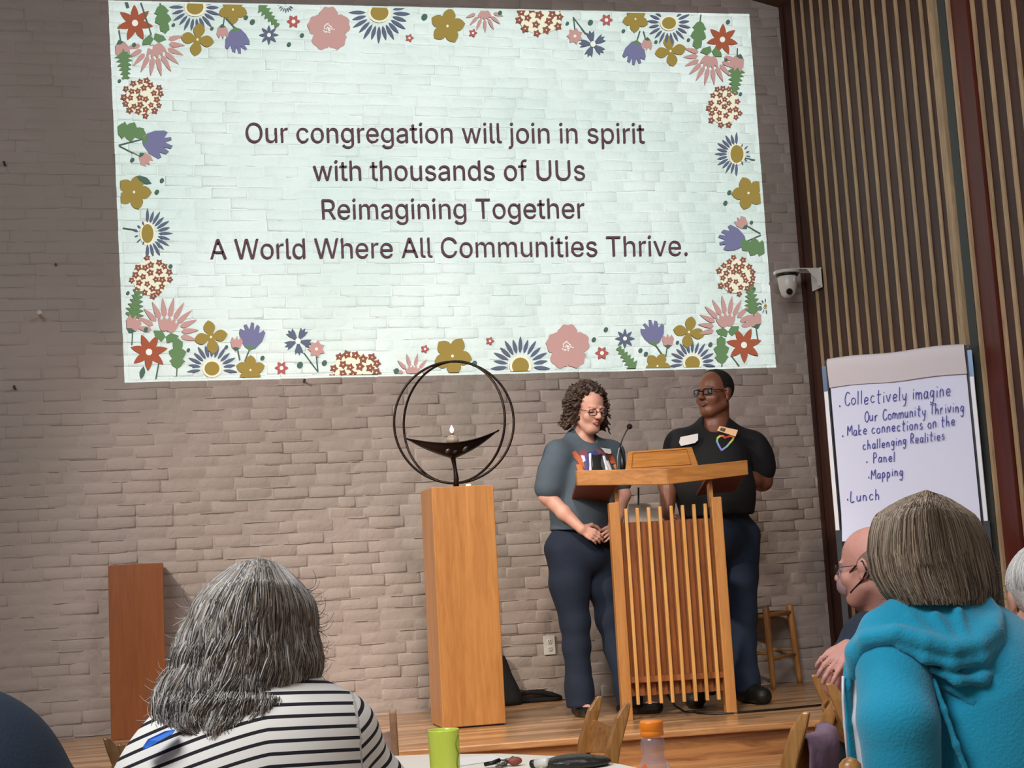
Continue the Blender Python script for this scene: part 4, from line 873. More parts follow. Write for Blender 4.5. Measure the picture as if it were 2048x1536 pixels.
        for ax in range(3):
            sl0 = [slice(None)]*3; sl1 = [slice(None)]*3; sl0[ax] = slice(0, -1); sl1[ax] = slice(1, None)
            a_, b_ = S_[tuple(sl0)], S_[tuple(sl1)]; e = np.argwhere(a_ != b_); u, w = (ax+1) % 3, (ax+2) % 3
            e = e[(e[:, u] > 0) & (e[:, w] > 0) & (e[:, u] < n[u]) & (e[:, w] < n[w])]
            q = []
            for du, dw in ((1, 1), (0, 1), (0, 0), (1, 0)):
                c_ = e.copy(); c_[:, u] -= du; c_[:, w] -= dw; q.append(vid[tuple(c_.T)])
            q = np.stack(q, 1); flip = ~a_[tuple(e.T)]; q[flip] = q[flip][:, ::-1]; F.append(q)
        F = np.concatenate(F); F = F[(F >= 0).all(1)]
        fc_ = v[F].mean(1); mi = np.zeros(len(F), int)
        tags = sorted({op[6] for op in s.ops if not op[7]})
        if len(tags) > 1:
            best = np.full(len(F), 9e9)
            for op in s.ops:
                if op[7]: continue
                dd = s.d1(op, fc_); u_ = dd < best; best[u_] = dd[u_]; mi[u_] = op[6]
        if facemat: mi = facemat(fc_, mi)
        at = {k: fn(v) for k, fn in attr.items()} if attr else None
        return link(name, v, F, mats, parent, mi=mi, smooth=True, attr=at, **kw)

def head(b, c, R, sc=1.0, neck=None, wide=1.0, jaw=1.0, full=0, m=0, bald=False):
    """adds a head; local axes x right, y forward, z up"""
    L = lambda x, y, z: np.array(c)+R@(np.array([x*wide, y, z])*sc)
    E = lambda x, y, z, r, k=.015, mm=m, neg=False, R2_=None: b.ell(L(x, y, z), np.array(r)*[wide, 1, 1]*sc, R if R2_ is None else R@R2_, k, mm, neg)
    E(0, -.012, .035, (.074, .094, .084), .02); E(0, .022, -.03, (.060*jaw, .070, .080), .03)
    E(0, .058, -.088, (.026*jaw, .026, .020), .03); b.cone(L(-.052*jaw, .005, -.055), L(-.018, .058, -.092), .017*sc*jaw, .014*sc, .03, m); b.cone(L(.052*jaw, .005, -.055), L(.018, .058, -.092), .017*sc*jaw, .014*sc, .03, m)
    for s_ in (-1, 1):
        E(s_*.034, .062, -.028, (.022+full*.005, .020, .022), .022)
        E(s_*.031, .096, .008, (.017, .013, .011), .012, m, True)
        E(s_*.031, .0765, .005, (.0125, .0125, .0125), .003, 2 if m == 0 else m)
        b.cone(L(s_*.015, .089, .022), L(s_*.047, .076, .023), .0055*sc, .004*sc, .01, m)
        E(s_*.079, -.006, -.004, (.008, .018, .030), .008); E(s_*.085, -.008, .006, (.006, .016, .019), .006); E(s_*.080, .002, -.028, (.006, .009, .010), .006)
        E(s_*.011, .100, -.026, (.0085, .010, .0075), .006)
        b.cone(L(s_*.019, .088, -.052), L(s_*.004, .097, -.0485), .0028*sc, .0042*sc, .005, 1); b.cone(L(s_*.017, .088, -.0565), L(0, .0955, -.060), .0028*sc, .0050*sc, .005, 1)
    b.cone(L(0, .086, .016), L(0, .109, -.020), .0075*sc, .0105*sc, .01, m); E(0, .109, -.023, (.0105, .009, .009), .008)
    if neck is not None: b.cone(L(0, -.026, -.055), neck, .048*sc*jaw, .060*sc*jaw, .02, m)
    return L
def hand(b, w, d, n_, thumb, sc=1.0, curl=.5, m=0, spread=.0, side=1):
    """palm and five fingers; w wrist, d along the hand, n_ back of the hand, thumb side direction"""
    d = nrm(d); n_ = nrm(np.array(n_)-d*(np.array(n_)@d)); t = nrm(np.cross(d, n_)); t = t if t@np.array(thumb) > 0 else -t
    P = lambda a, s_, u: np.array(w)+(d*a+t*s_+n_*u)*sc
    b.cone(P(0, .010, 0), P(.062, .022, .002), .0155*sc, .012*sc, .012, m); b.cone(P(0, -.010, 0), P(.058, -.024, 0), .0155*sc, .011*sc, .012, m); b.cone(P(.01, 0, 0), P(.062, 0, .003), .016*sc, .013*sc, .012, m)
    for i, (s_, L_, r) in enumerate(((.029, .070, .0088), (.010, .079, .0090), (-.009, .073, .0086), (-.027, .057, .0076))):
        p = P(.075-.004*abs(i-1), s_, .003); a = 0.25; q = p; seg = (.44, .32, .24); rr = r*sc
        dd = d+t*spread*(1.5-i)
        for j, f in enumerate(seg):
            a = curl*(.6+.75*j)*(1+.08*i); v_ = nrm(dd*math.cos(a)-n_*math.sin(a)); q2 = q+v_*L_*f*sc; b.cone(q, q2, rr, rr*.9, .0035, m); q = q2; rr *= .9
        b.cone(P(.045, s_*.8, .002), p, .0105*sc, r*sc*1.03, .006, m)
    a0 = P(.018, .026, -.004); a1 = a0+(t*.030+d*.024-n_*.010)*sc; a2 = a1+(t*.008+d*.032-n_*.012)*sc; a3 = a2+(-t*.002+d*.026-n_*.010)*sc
    b.chain([P(.008, .012, 0), a0, a1, a2, a3], [.013*sc, .0135*sc, .0115*sc, .0098*sc, .008*sc], .006, m)
def skin(name, hx, rough=.5):
    m = mat(name, hx, rough, bump=.12, bscale=140, var=.06, vscale=30); n = m.node_tree.nodes['Principled BSDF']
    n.inputs['Subsurface Weight'].default_value = .12; n.inputs['Subsurface Radius'].default_value = (.012, .005, .003); return m
EYEW = mat('eye', '#2b211c', .15); 
def decal(name, poly, targets, m, parent, off=.003, n=5, label=None, rigid=False, N=None):
    """thin patch laid on the surface of a garment: a pixel outline dropped on the nearest garment point"""
    bm = bmesh.new(); k = 0; org = []
    for o in targets:
        vs = [np.array(v.co)+wpos(o) for v in o.data.vertices]; T_ = BVHTree.FromPolygons([tuple(v) for v in vs], [list(p.vertices) for p in o.data.polygons]); org.append(T_)
    pts = [np.array(p, float) for p in poly]; cen = sum(pts)/len(pts); v = []; f = []
    rings = [[cen+(p-cen)*(j/n) for p in pts] for j in range(1, n+1)]
    def hit(p):
        d = Vector(ray(*p)).normalized(); best = None
        for T_ in org:
            h = T_.ray_cast(Vector(CAM), d)
            if h[0] is not None and (best is None or h[3] < best[3]): best = h
        return best
    h0 = hit(cen)
    if h0 is None: return None
    if rigid:
        hs = [h for h in (hit(p) for p in pts+[cen]) if h is not None and abs(h[3]-h0[3]) < .1]
        N_ = nrm(sum(np.array(h[1]) for h in hs)) if N is None else nrm(N); O_ = np.array(h0[0])+N_*off*1.2
    def P(p):
        if rigid: d_ = ray(*p); return CAM+d_*(((O_-CAM)@N_)/(d_@N_))
        h = hit(p)
        if h is None or abs(h[3]-h0[3]) > .08: d = Vector(ray(*p)).normalized(); return np.array(Vector(CAM)+d*h0[3])
        return np.array(h[0]+h[1]*off)
    v.append(P(cen)); m_ = len(pts)
    for r_ in rings: v += [P(p) for p in r_]
    for i in range(m_): f.append([0, 1+i, 1+(i+1) % m_])
    for j in range(n-1):
        for i in range(m_): a = 1+j*m_+i; b_ = 1+j*m_+(i+1) % m_; f.append([a, a+m_, b_+m_, b_])
    return link(name, v, f, m, parent, label=label, smooth=True)
def glasses(L, sc, parent, m, w=.019, hgt=.0155, drop=0, rim=.0017, sq=.5):
    mb = MB()
    for s_ in (-1, 1):
        pts = []
        for i in range(25):
            a = 2*PI*i/24; cx_ = math.copysign(abs(math.cos(a))**sq, math.cos(a)); sy = math.copysign(abs(math.sin(a))**sq, math.sin(a)); x = s_*.033+w*cx_; pts.append(L(x, .102-.012*(abs(x)/.05)**2, .003-drop+hgt*sy))
        mb.tube(pts, rim*sc, 6, cap=False); mb.tube([L(s_*.052, .090, .008-drop), L(s_*.075, .060, .009-drop), L(s_*.084, -.005, .008)], rim*sc*.9, 6)
    mb.tube([L(-.014, .1015, .006-drop), L(0, .105, .008-drop), L(.014, .1015, .006-drop)], rim*sc, 6)
    g = mb.build('glasses', m, parent, smooth=True); mb = MB()
    for s_ in (-1, 1):
        mb = MB(); mb.prism([L(s_*.033+w*.93*math.copysign(abs(math.cos(2*PI*i/20))**sq, math.cos(2*PI*i/20)), .1005-.012*.45, .003-drop+hgt*.93*math.copysign(abs(math.sin(2*PI*i/20))**sq, math.sin(2*PI*i/20))) for i in range(20)], tuple((L(0, .0005, 0)-L(0, 0, 0))))
        link('lens', mb.v, mb.f, mat('lens_glass', '#8f9aa5', .5, alpha=.05, spec=.0), g)
    return g

# ------------------------------------------------ woman at the lectern
def noise_disp(amp, fx=31, fy=27, fz=23, ph=0):
    return lambda P: amp*(np.sin(P[:, 0]*fx+ph+2*np.sin(P[:, 2]*9))*np.sin(P[:, 2]*fz+P[:, 0]*13+ph)+.5*np.sin(P[:, 1]*fy+P[:, 2]*17))
SK1 = skin('fair_skin', '#d09d89'); LIP1 = mat('lip_rose', '#a4605a', .45); 
Y1 = 7.60
def J1(px, py, dy=0): return atY(px, py, Y1+dy)
woman = thing('person', 'woman with curly brown hair and glasses in grey printed T-shirt reading at the lectern', 'person', tuple(J1(1190, 1430)*[1, 1, 0]+[0, 0, ZS]))
R1 = headR(16, -15, 2); c1 = J1(1176, 819, -.05)
b = B(); nb1 = J1(1160, 885, .02)
HS1 = 1.12
L1 = head(b, c1, R1, HS1, nb1+[0, 0, -.01], .98, .92, .5)
shL, shR = J1(1110, 909, -.09), J1(1226, 908, .09); elL, elR = J1(1094, 992, -.10), J1(1246, 990, .06); wrL, wrR = J1(1163, 1058, -.20), J1(1232, 1052, -.14)
b.chain([nb1, J1(1162, 960), J1(1165, 1040), J1(1166, 1090)], [.075, .12, .125, .13], .05)
b.cone(shL, shR, .05, .05, .05)
b.chain([shL, elL, (elL+wrL)/2*1.0+[0, 0, -.004], wrL], [.055, .044, .038, .026], .02); b.chain([shR, elR, wrR], [.052, .042, .026], .02)
hd = nrm(wrR-wrL+np.array([.02, 0, -.045]))
hand(b, wrL, J1(1200, 1078, -.22)-wrL, (-.25, -.9, .35), (.2, -.2, 1), .95, .42)
hand(b, wrR, J1(1195, 1082, -.19)-wrR, (.3, -.9, .1), (-.1, -.1, 1), .93, .30, spread=.12)
hiL, hiR = J1(1132, 1100, -.03), J1(1200, 1100, .04); knL, knR = J1(1150, 1245, -.03), J1(1222, 1240, .0)
fL, fR = atZ(1160, 1418, ZS+.07), atZ(1262, 1410, ZS+.07); fL = np.array([atY(1160, 1402, 7.56)[0], 7.56, ZS+.085]); fR = np.array([atY(1258, 1398, 7.46)[0], 7.46, ZS+.085])
b.chain([hiL, knL, fL], [.10, .062, .038], .03); b.chain([hiR, knR, fR], [.10, .06, .038], .03)
tL, tR = np.array([fL[0]+.02, 7.43, ZS+.032]), np.array([fR[0]+.13, 7.40, ZS+.032])
b.cone(fL+[0, .02, -.035], tL, .036, .030, .03); b.cone(fR+[-.02, .01, -.035], tR, .036, .028, .03)
def fm_face(L, R, c, sc=1.0, lid=False):
    def f(P, mi):
        q = (P-c)@R/sc
        eye = mi == 2
        if lid: mi = np.where(eye & (q[:, 2] > -.001), 0, mi)
        else: mi = np.where(eye & (np.abs(np.abs(q[:, 0])-.031) > .0078), 3, mi)
        return mi
    return f
b.mesh('body', [SK1, LIP1, EYEW, mat('eye_white', '#9a918a', .4)], woman, .0042, facemat=fm_face(L1, R1, c1, HS1, True))
glasses(L1, HS1, woman, mat('dark_red_frame', '#2e1213', .6, spec=.15), drop=.006, rim=.0019, sq=.7)
# curly hair: clumps and ringlets
HB = mat('curly_brown_hair', '#3a2a22', .5, var=.35, vscale=60, spec=.5); HB2 = mat('brown_hair_light', '#584335', .45)
hb = B(); r = random.Random(5)
LL = lambda x, y, z: c1+R1@np.array([x, y, z])*1.13
hb.ell(LL(0, -.030, .045), np.array((.090, .094, .084))*1.1, R1, .02)
curls = []
for i in range(900):
    a, e = r.uniform(0, 2*PI), r.uniform(-.9, 1.45); x, y, z = .092*math.cos(e)*math.cos(a), -.028+.100*math.cos(e)*math.sin(a), .040+.088*math.sin(e)
    if e < -.1: z = .04-.11*(-e); x *= 1.12; y = min(y, .03)
    if y > .035 and z < .082: continue
    if y > .015 and z < .05 and abs(x) < .075: continue
    if z < -.055 and y > -.0: continue
    curls.append((x, y, z))
for x, y, z in curls[:230]: hb.ell(LL(x*1.02, y, z), np.array([1, 1, 1])*r.uniform(.009, .017), None, .008)
for s_ in (-1, 1):
    hb.cone(LL(s_*.085, .0, .04), LL(s_*.097, .002, -.062), .020, .024, .015); hb.cone(LL(s_*.084, -.04, .0), LL(s_*.09, -.035, -.085), .030, .030, .02)
hb.cone(LL(0, -.09, 0), LL(0, -.085, -.06), .04, .04, .03)
hb.ell(LL(.112, -.03, .03), (.024, .02, .020), None, .01)
hb.disp = noise_disp(.004, 160, 150, 170)
for i in range(260):
    s_ = r.choice((-1, 1)); t = r.random(); curls.insert(230, (s_*(.088+.012*t+r.uniform(-.004, .024)), r.uniform(-.06, .02), .05-.135*t+r.uniform(-.01, .01)))
hb.mesh('hair', [HB], woman, .0045)
mb = MB()
for x, y, z in curls[230:900]:
    nn = nrm([x, y+.03, z-.03]); p = LL(x*1.0, y*.99, z*.97); ln = r.uniform(.025, .05); rr_ = r.uniform(.006, .010); ph = r.uniform(0, 6); pts = []
    tdir = nrm(R1@np.array([nn[1]*.6+r.uniform(-.6, .6), -nn[0]*.6+r.uniform(-.3, .3), -1])); w_ = R1@nn; sdir = np.cross(tdir, w_)
    for k in range(11):
        t = k/10; a = ph+t*9; pts.append(p+tdir*ln*(t-.5)+(w_*math.cos(a)+sdir*math.sin(a))*rr_)
    mb.cur = r.choice((0, 0, 1)); mb.tube(pts, [.0020, .0038]+[.0042]*7+[.0036, .0018], 5)
mb.build('curls', [HB, HB2], woman, smooth=True)
# T-shirt
TS1 = mat('slate_tshirt', '#4a5761', .85, bump=.15, bscale=200, var=.08, vscale=12)
b = B()
b.chain([J1(1163, 893, .01), J1(1164, 945, -.01), J1(1163, 1010, -.02), J1(1161, 1060, -.01)], [.085, .158, .160, .170], .06)
b.cone(nb1+[0, 0, .005], shL+[.01, 0, .012], .062, .052, .06); b.cone(nb1+[0, 0, .005], shR+[-.01, 0, .012], .062, .050, .06)
b.ell(J1(1188, 955, -.07), (.12, .10, .09), None, .05); b.ell(J1(1175, 1025, -.05), (.15, .13, .10), None, .05)
b.cone(shL+[.02, 0, -.005], shR+[-.02, 0, -.005], .068, .066, .05)
sl = elL-shL; b.chain([shL+[.012, 0, -.008], shL+sl*.45, shL+sl*.80], [.060, .064, .074], .06)
sr = elR-shR; b.chain([shR+[-.012, 0, -.008], shR+sr*.70], [.058, .066], .06)
b.cone(L1(0, .0, -.09)+[0, -.01, -.0], nb1+[.01, -.04, -.012], .062, .060, .012, neg=True)
b.plane(J1(1160, 1063), (-.06, 0, -1), .01); b.plane(shL+sl*.78, sl, .006) if False else None
b.disp = noise_disp(.0028, 19, 17, 26)
ts = b.mesh('tshirt', [TS1], woman, .0055)
# jeans
JN = mat('dark_denim', '#152031', .85, bump=.2, bscale=240, var=.18, vscale=9)
b = B()
b.chain([J1(1163, 1062, -.0), J1(1163, 1100, .0)], [.145, .155], .05)
b.ell(J1(1164, 1105, .03), (.172, .15, .13), None, .05)
b.chain([hiL, J1(1140, 1170, -.03), knL, J1(1153, 1290, -.03), fL+[0, 0, .06], fL+[0, -.01, -.02]], [.118, .105, .078, .070, .073, .078], .04)
b.chain([hiR, J1(1212, 1170, .02), knR, J1(1233, 1290, -.03), fR+[0, 0, .06], fR+[0, -.01, -.01]], [.118, .100, .076, .068, .070, .072], .04)
b.plane(fL+[0, 0, -.035], (0, 0, -1)); b.plane(J1(1163, 1056), (0, 0, 1))
b.disp = noise_disp(.003, 23, 19, 31, 1)
b.mesh('jeans', [JN], woman, .007)
SHOE = mat('black_shoe', '#141416', .35)
for f0, t0 in ((fL, tL), (fR, tR)):
    b = B(); h0 = f0*[1, 1, 0]+[0, .035, ZS+.034]
    if f0 is fR: h0 = f0*[1, 1, 0]+[-.03, .015, ZS+.034]
    b.chain([h0, (h0+t0)/2+[0, 0, -.002], t0+[0, 0, .002]], [.040, .040, .037], .02); b.plane((0, 0, ZS+.001), (0, 0, -1)); b.plane((0, 0, ZS+.058), (0, 0, 1), .006)
    b.cone(f0*[1, 1, 0]+[0, 0, ZS+.1], (f0*.4+t0*.6)*[1, 1, 0]+[0, 0, ZS+.075], .036, .026, .006, neg=True)
    b.mesh('shoe', [SHOE], woman, .005)
# printed flowers and book spines on the shirt, and the name badge
PR = [('#b5613f', [(1143, 905), (1150, 902), (1166, 920), (1170, 936), (1160, 930), (1147, 915)]), ('#c8703a', [(1152, 930), (1162, 928), (1168, 942), (1156, 942)]), ('#7d3f4c', [(1158, 904), (1168, 899), (1176, 905), (1170, 912), (1160, 911)]),
      ('#3a3f80', [(1174, 905), (1190, 902), (1200, 906), (1186, 911)]), ('#ded6e2', [(1161, 910), (1168, 909), (1171, 922), (1166, 925)]), ('#544a86', [(1168, 908), (1177, 908), (1178, 942), (1169, 942)]), ('#e4e0ec', [(1177.5, 908), (1182, 907), (1183, 942), (1178.5, 942)]),
      ('#141312', [(1183, 908), (1203, 906), (1206, 942), (1183.5, 942)]), ('#e8e3e6', [(1204, 912), (1209, 912), (1218, 942), (1211, 942)]), ('#e5dfe2', [(1210, 922), (1216, 922), (1224, 942), (1219, 942)]), ('#d9683c', [(1212, 908), (1226, 912), (1231, 926), (1222, 928), (1212, 918)]),
      ('#e88d4a', [(1220, 928), (1231, 927), (1233, 938), (1225, 939)]), ('#8c4a5a', [(1190, 898), (1202, 902), (1210, 911), (1196, 909)])]
for hx_, pl in PR: decal('shirt_print', pl, [ts], mat('print_'+hx_[1:], hx_, .8), ts, .0035, 4)
ring = [(1193.5+7*math.cos(2*PI*i/24), 924+10*math.sin(2*PI*i/24)) for i in range(24)]
BADGE = mat('badge_white', '#e6e0de', .4)
d_ = decal('name_badge', [(1192, 894), (1221, 898), (1223, 906), (1220, 908), (1193, 902)], [ts], BADGE, woman, .008, 4, rigid=True)

# ------------------------------------------------ man at the lectern
SK2 = skin('dark_skin', '#7d4f3b', .4); LIP2 = mat('lip_brown', '#6d4038', .4)
Y2 = 7.76
def J2(px, py, dy=0): return atY(px, py, Y2+dy)
man = thing('person', 'man in a black T-shirt with rainbow heart and dark glasses standing behind the lectern', 'person', tuple(J2(1435, 1405)*[1, 1, 0]+[0, 0, ZS]))
R3 = headR(-60, 2, 0); c3 = J2(1429, 789, .0); b = B(); nb2 = J2(1430, 858, .03)
HS3 = 1.2
L3 = head(b, c3, R3, HS3, nb2, 1.0, 1.08, 1)
sL, sR = J2(1356, 892, -.02), J2(1508, 894, .02); eL, eR = J2(1336, 968, -.02), J2(1524, 962, .03); wL_, wR_ = J2(1336, 1030, -.1), J2(1470, 958, -.14)
b.chain([nb2, J2(1430, 930), J2(1432, 995), J2(1432, 1050)], [.085, .155, .16, .13], .05); b.cone(sL, sR, .065, .065, .05)
b.chain([sL, eL, wL_], [.07, .056, .034], .02); b.chain([sR, eR+[0, 0, .01], eR, eR*.6+wR_*.4, wR_], [.07, .060, .056, .050, .032], .02)
hand(b, wL_, (0.02, -.04, -.1), (-1, 0, 0), (0, -1, 0), 1.05, .35); hand(b, wR_, wR_-eR+[0, -.03, 0], (0, 0, 1), (0, -1, 0), 1.05, .25)
h3, h4 = J2(1388, 1075), J2(1478, 1075, .02); k3, k4 = J2(1396, 1235, -.02), J2(1482, 1235, .0); f3 = np.array([atY(1398, 1390, 7.62)[0], 7.62, ZS+.09]); f4 = np.array([atY(1492, 1385, 7.58)[0], 7.58, ZS+.09])
b.chain([h3, k3, f3], [.11, .07, .045], .03); b.chain([h4, k4, f4], [.11, .07, .045], .03)
b.cone(f3+[0, 0, -.05], f3+[-.05, -.11, -.055], .035, .028, .02); b.cone(f4+[0, 0, -.05], f4+[.03, -.12, -.055], .035, .028, .02)
b.mesh('body', [SK2, LIP2, EYEW, mat('eye_white', '#9a918a', .4)], man, .0045, facemat=fm_face(L3, R3, c3, HS3))
glasses(L3, HS3, man, mat('black_frame', '#08080a', .6, spec=.15), w=.021, hgt=.0135, rim=.0024, sq=.45)
b = B(); b.ell(L3(0, -.020, .040), np.array([.0775, .0965, .0865])*HS3, R3, .01)
b.plane(L3(0, .022, .05), R3@np.array([0, 1, -.1]), .004); b.plane(L3(0, 0, -.035), R3@np.array([0, .45, -1]), .004)
b.cone(L3(-.09, .03, .0), L3(.09, .03, .0), .028, None, .01, neg=True)
b.mesh('hair', [mat('short_black_hair', '#191413', .8, bump=.9, bscale=350)], man, .0045)
TS2 = mat('black_tshirt', '#141416', .85, bump=.15, bscale=200)
b = B(); b.chain([J2(1430, 872, .02), J2(1432, 930, -.0), J2(1432, 985, -.02), J2(1433, 1024, -.01)], [.105, .185, .205, .208], .07)
b.ell(J2(1425, 975, -.06), (.225, .19, .16), None, .06)
b.cone(sL+[.02, 0, -.01], sR+[-.02, 0, -.01], .085, .085, .06); b.cone(nb2, sL+[.01, 0, .015], .075, .066, .07); b.cone(nb2, sR+[-.01, 0, .015], .075, .066, .07)
s1_ = eL-sL; b.chain([sL+[.012, 0, -.008], sL+s1_*.75], [.076, .082], .06); s2_ = eR-sR; b.chain([sR+[-.012, 0, -.008], sR+s2_*.35, sR+s2_*.62+[.01, 0, 0]], [.076, .082, .088], .06)
b.cone(L3(0, -.01, -.08), J2(1427, 856, -.03), .062, .070, .012, neg=True)
b.plane(J2(1430, 1032), (0, 0, -1), .01); b.disp = noise_disp(.003, 15, 13, 19, 2)
tm = b.mesh('tshirt', [TS2], man, .006)
JM = mat('mid_denim', '#1c2a3f', .85, bump=.2, bscale=240, var=.3, vscale=7)
b = B(); b.ell(J2(1432, 1066, .0), (.198, .17, .17), None, .05); b.cone(J2(1432, 1028), J2(1432, 1060), .178, .18, .05)
b.chain([h3, k3, f3+[0, 0, .05], f3+[0, -.01, -.015]], [.125, .088, .080, .085], .04); b.chain([h4, k4, f4+[0, 0, .05], f4+[0, -.01, -.015]], [.124, .086, .074, .076], .04)
b.plane(f3+[0, 0, -.03], (0, 0, -1)); b.disp = noise_disp(.004, 21, 17, 27, 4); b.mesh('jeans', [JM], man, .0075)
for f0, dv in ((f3, (-.07, -.15, 0)), (f4, (.035, -.17, 0))):
    b = B(); h0 = f0*[1, 1, 0]+[0, .03, ZS+.045]; t0 = h0+np.array(dv)+[0, 0, -.004]
    b.chain([h0, (h0+t0)/2+[0, 0, .012], t0], [.050, .054, .052], .02); b.cone(h0+[0, 0, .05], h0+[0, 0, .09], .052, .055, .03); b.plane((0, 0, ZS+.001), (0, 0, -1))
    sh = b.mesh('shoe', [mat('black_leather', '#15130f', .5, bump=.3, bscale=90)], man, .006)
    mb = MB()
    for q in range(3): p = h0*(.7-.15*q)+t0*(.3+.15*q)+[0, 0, .058-.006*q]; mb.tube([p+[-.02, 0, -.004], p+[0, 0, .003], p+[.02, 0, -.004]], .003, 5)
    mb.build('laces', mat('lace_brown', '#4a3c2c', .8), sh, smooth=True)
decal('name_badge', [(1358, 885), (1361, 874), (1366, 873), (1396, 867), (1396, 880), (1390, 886), (1362, 892)], [tm], BADGE, man, .008, 4, rigid=True)
bt = decal('name_tag', [(1434, 861), (1439, 852), (1476, 860), (1471, 873)], [tm], mat('tag_peach', '#ecbc8a', .5), man, .018, 4, rigid=True, N=(-.3, -.9, .25))
decal('tag_emblem', [(1439, 860.5), (1442, 855), (1452, 857), (1449, 864)], [bt], mat('tag_dark', '#5c4327', .6), bt, .001, 3, rigid=True, N=(-.3, -.9, .25)) if bt else None
HE = [(1443, 901, 0), (1438, 893, 0), (1434, 884, 0), (1435, 877, 0), (1440, 873, 0), (1446, 873, 0), (1450, 877, 0), (1454, 875, 0), (1460, 873, 0), (1467, 874, 0), (1465, 880, 0), (1459, 887, 0), (1453, 894, 0), (1443, 901, 0)]
HC = ['#7f86c8', '#7f9ad0', '#86c07f', '#e8d060', '#e08a4a', '#d65a3c', '#c8402c', '#d65a3c', '#e08a4a', '#eec35c', '#e6dd7a', '#8cc6a0', '#8a9ad0', '#8a8ac8']
for i in range(len(HE)-1):
    a, b_ = np.array(HE[i][:2], float), np.array(HE[i+1][:2], float); d = nrm(b_-a); n2 = np.array([-d[1], d[0]])*1.9; a = a-d*.6; b_ = b_+d*.6
    decal('heart_print', [a+n2, b_+n2, b_-n2, a-n2], [tm], mat('heart_'+HC[i][1:], HC[i], .8), tm, .0045, 2)

# ------------------------------------------------------------------ the audience and the table
def shirt_stripes(name, c1, c2, period, duty):
    m = bpy.data.materials.new(name); m.use_nodes = True; n = m.node_tree.nodes; l = m.node_tree.links; b = n['Principled BSDF']; b.inputs['Roughness'].default_value = .85
    a = n.new('ShaderNodeAttribute'); a.attribute_name = 'stripe'
    d = n.new('ShaderNodeMath'); d.operation = 'DIVIDE'; l.new(a.outputs['Fac'], d.inputs[0]); d.inputs[1].default_value = period
    f = n.new('ShaderNodeMath'); f.operation = 'FRACT'; l.new(d.outputs[0], f.inputs[0])
    g = n.new('ShaderNodeMath'); g.operation = 'LESS_THAN'; l.new(f.outputs[0], g.inputs[0]); g.inputs[1].default_value = duty
    mx = n.new('ShaderNodeMix'); mx.data_type = 'RGBA'; mx.inputs[6].default_value = lin(c1); mx.inputs[7].default_value = lin(c2); l.new(g.outputs[0], mx.inputs[0]); l.new(mx.outputs[2], b.inputs['Base Color'])
    return m
def strands(name, parent, mats, roots, path, n=14, r0=.0012, r1=.0005, seed=1, sides=3):
    """hair: one thin tapering tube per root; path(root, rng) gives its points"""
    rg = random.Random(seed); V = []; F = []; MI = []
    for k, rt in enumerate(roots):
        P = path(rt, rg)
        if P is None: continue
        P = np.array(P); m_ = len(P); T_ = np.gradient(P, axis=0); T_ /= np.linalg.norm(T_, axis=1)[:, None]+1e-9
        a = np.array([.3, -1, .2]); U = np.cross(T_, a); U /= np.linalg.norm(U, axis=1)[:, None]+1e-9; Wv = np.cross(T_, U)
        rr = (r0+(r1-r0)*np.linspace(0, 1, m_)**2)*rg.uniform(.7, 1.4)
        base = len(V)*0+sum(len(x) for x in V) if False else None
        ring = np.stack([P+rr[:, None]*(math.cos(2*PI*q/sides)*U+math.sin(2*PI*q/sides)*Wv) for q in range(sides)], 1).reshape(-1, 3)
        V.append(ring); off = strands.c; strands.c += len(ring)
        i = np.arange(m_-1)[:, None]*sides; q = np.arange(sides)[None]; q2 = (q+1) % sides
        F.append(np.stack([off+i+q, off+i+q2, off+i+sides+q2, off+i+sides+q], -1).reshape(-1, 4)); MI += [rg.randrange(len(mats))]*((m_-1)*sides)
    strands.c = 0
    return link(name, np.concatenate(V), np.concatenate(F), mats, parent, mi=MI, smooth=True)
strands.c = 0
def hairmat(nm, hx, rough=.38): return mat(nm, hx, rough, spec=.45)

PANT = mat('dark_trousers', '#23262d', .85)
def trousers(hp, par, dx=0, m=None):
    b = B(); b.cone(hp+[-.06, -.02, .02], hp+[.06, -.02, .02], .175, None, .05)
    for s_ in (-1, 1): b.chain([hp+[s_*.09, 0, 0], hp+[s_*.12+dx, .42, 0], hp+[s_*.12+dx, .46, -.36]], [.115, .085, .062], .03)
    b.mesh('trousers', [m or PANT], par, .011)
# --- grey-haired woman in a striped top, nearest, left of centre
YA = 2.50
def JA(px, py, dy=0): return atY(px, py, YA+dy)
pa = thing('person', 'seated woman seen from behind with long wavy grey hair and black-striped white top', 'person', tuple(JA(500, 1500)*[1, 1, 0]))
RA = headR(165, 0, 0); cA = JA(503, 1272, .05); b = B(); nbA = JA(510, 1440, -.0)
LA = head(b, cA, RA, 1.0, nbA)
sAl, sAr = JA(345, 1550, -.02), JA(680, 1490, .0)
b.chain([nbA, JA(505, 1500), JA(500, 1620), JA(495, 1850), JA(495, 2050)], [.085, .13, .16, .18, .19], .06); b.cone(sAl, sAr, .045, .045, .04)
eAl, eAr = JA(262, 1740, .0), JA(800, 1720, .08); b.chain([sAl, eAl, eAl+[.12, .22, .0]], [.055, .045, .03], .02); b.chain([sAr, eAr, eAr+[-.12, .2, 0]], [.055, .045, .03], .02)
hA1, hA2 = eAl+[.13, .24, .0], eAr+[-.13, .22, 0]
hand(b, hA1, (.6, 1, 0), (0, 0, 1), (1, 0, 0), .95, .3); hand(b, hA2, (-.6, 1, 0), (0, 0, 1), (-1, 0, 0), .95, .3)
hpA = JA(495, 2050); hpA[2] = .52
for s_ in (-1, 1): b.chain([hpA+[s_*.09, 0, 0], hpA+[s_*.12, .42, .0], hpA+[s_*.12, .46, -.42], ], [.10, .07, .045], .03)
b.mesh('body', [SK1, SK1, EYEW, mat('eye_white', '#c9c0b8', .3)], pa, .009)
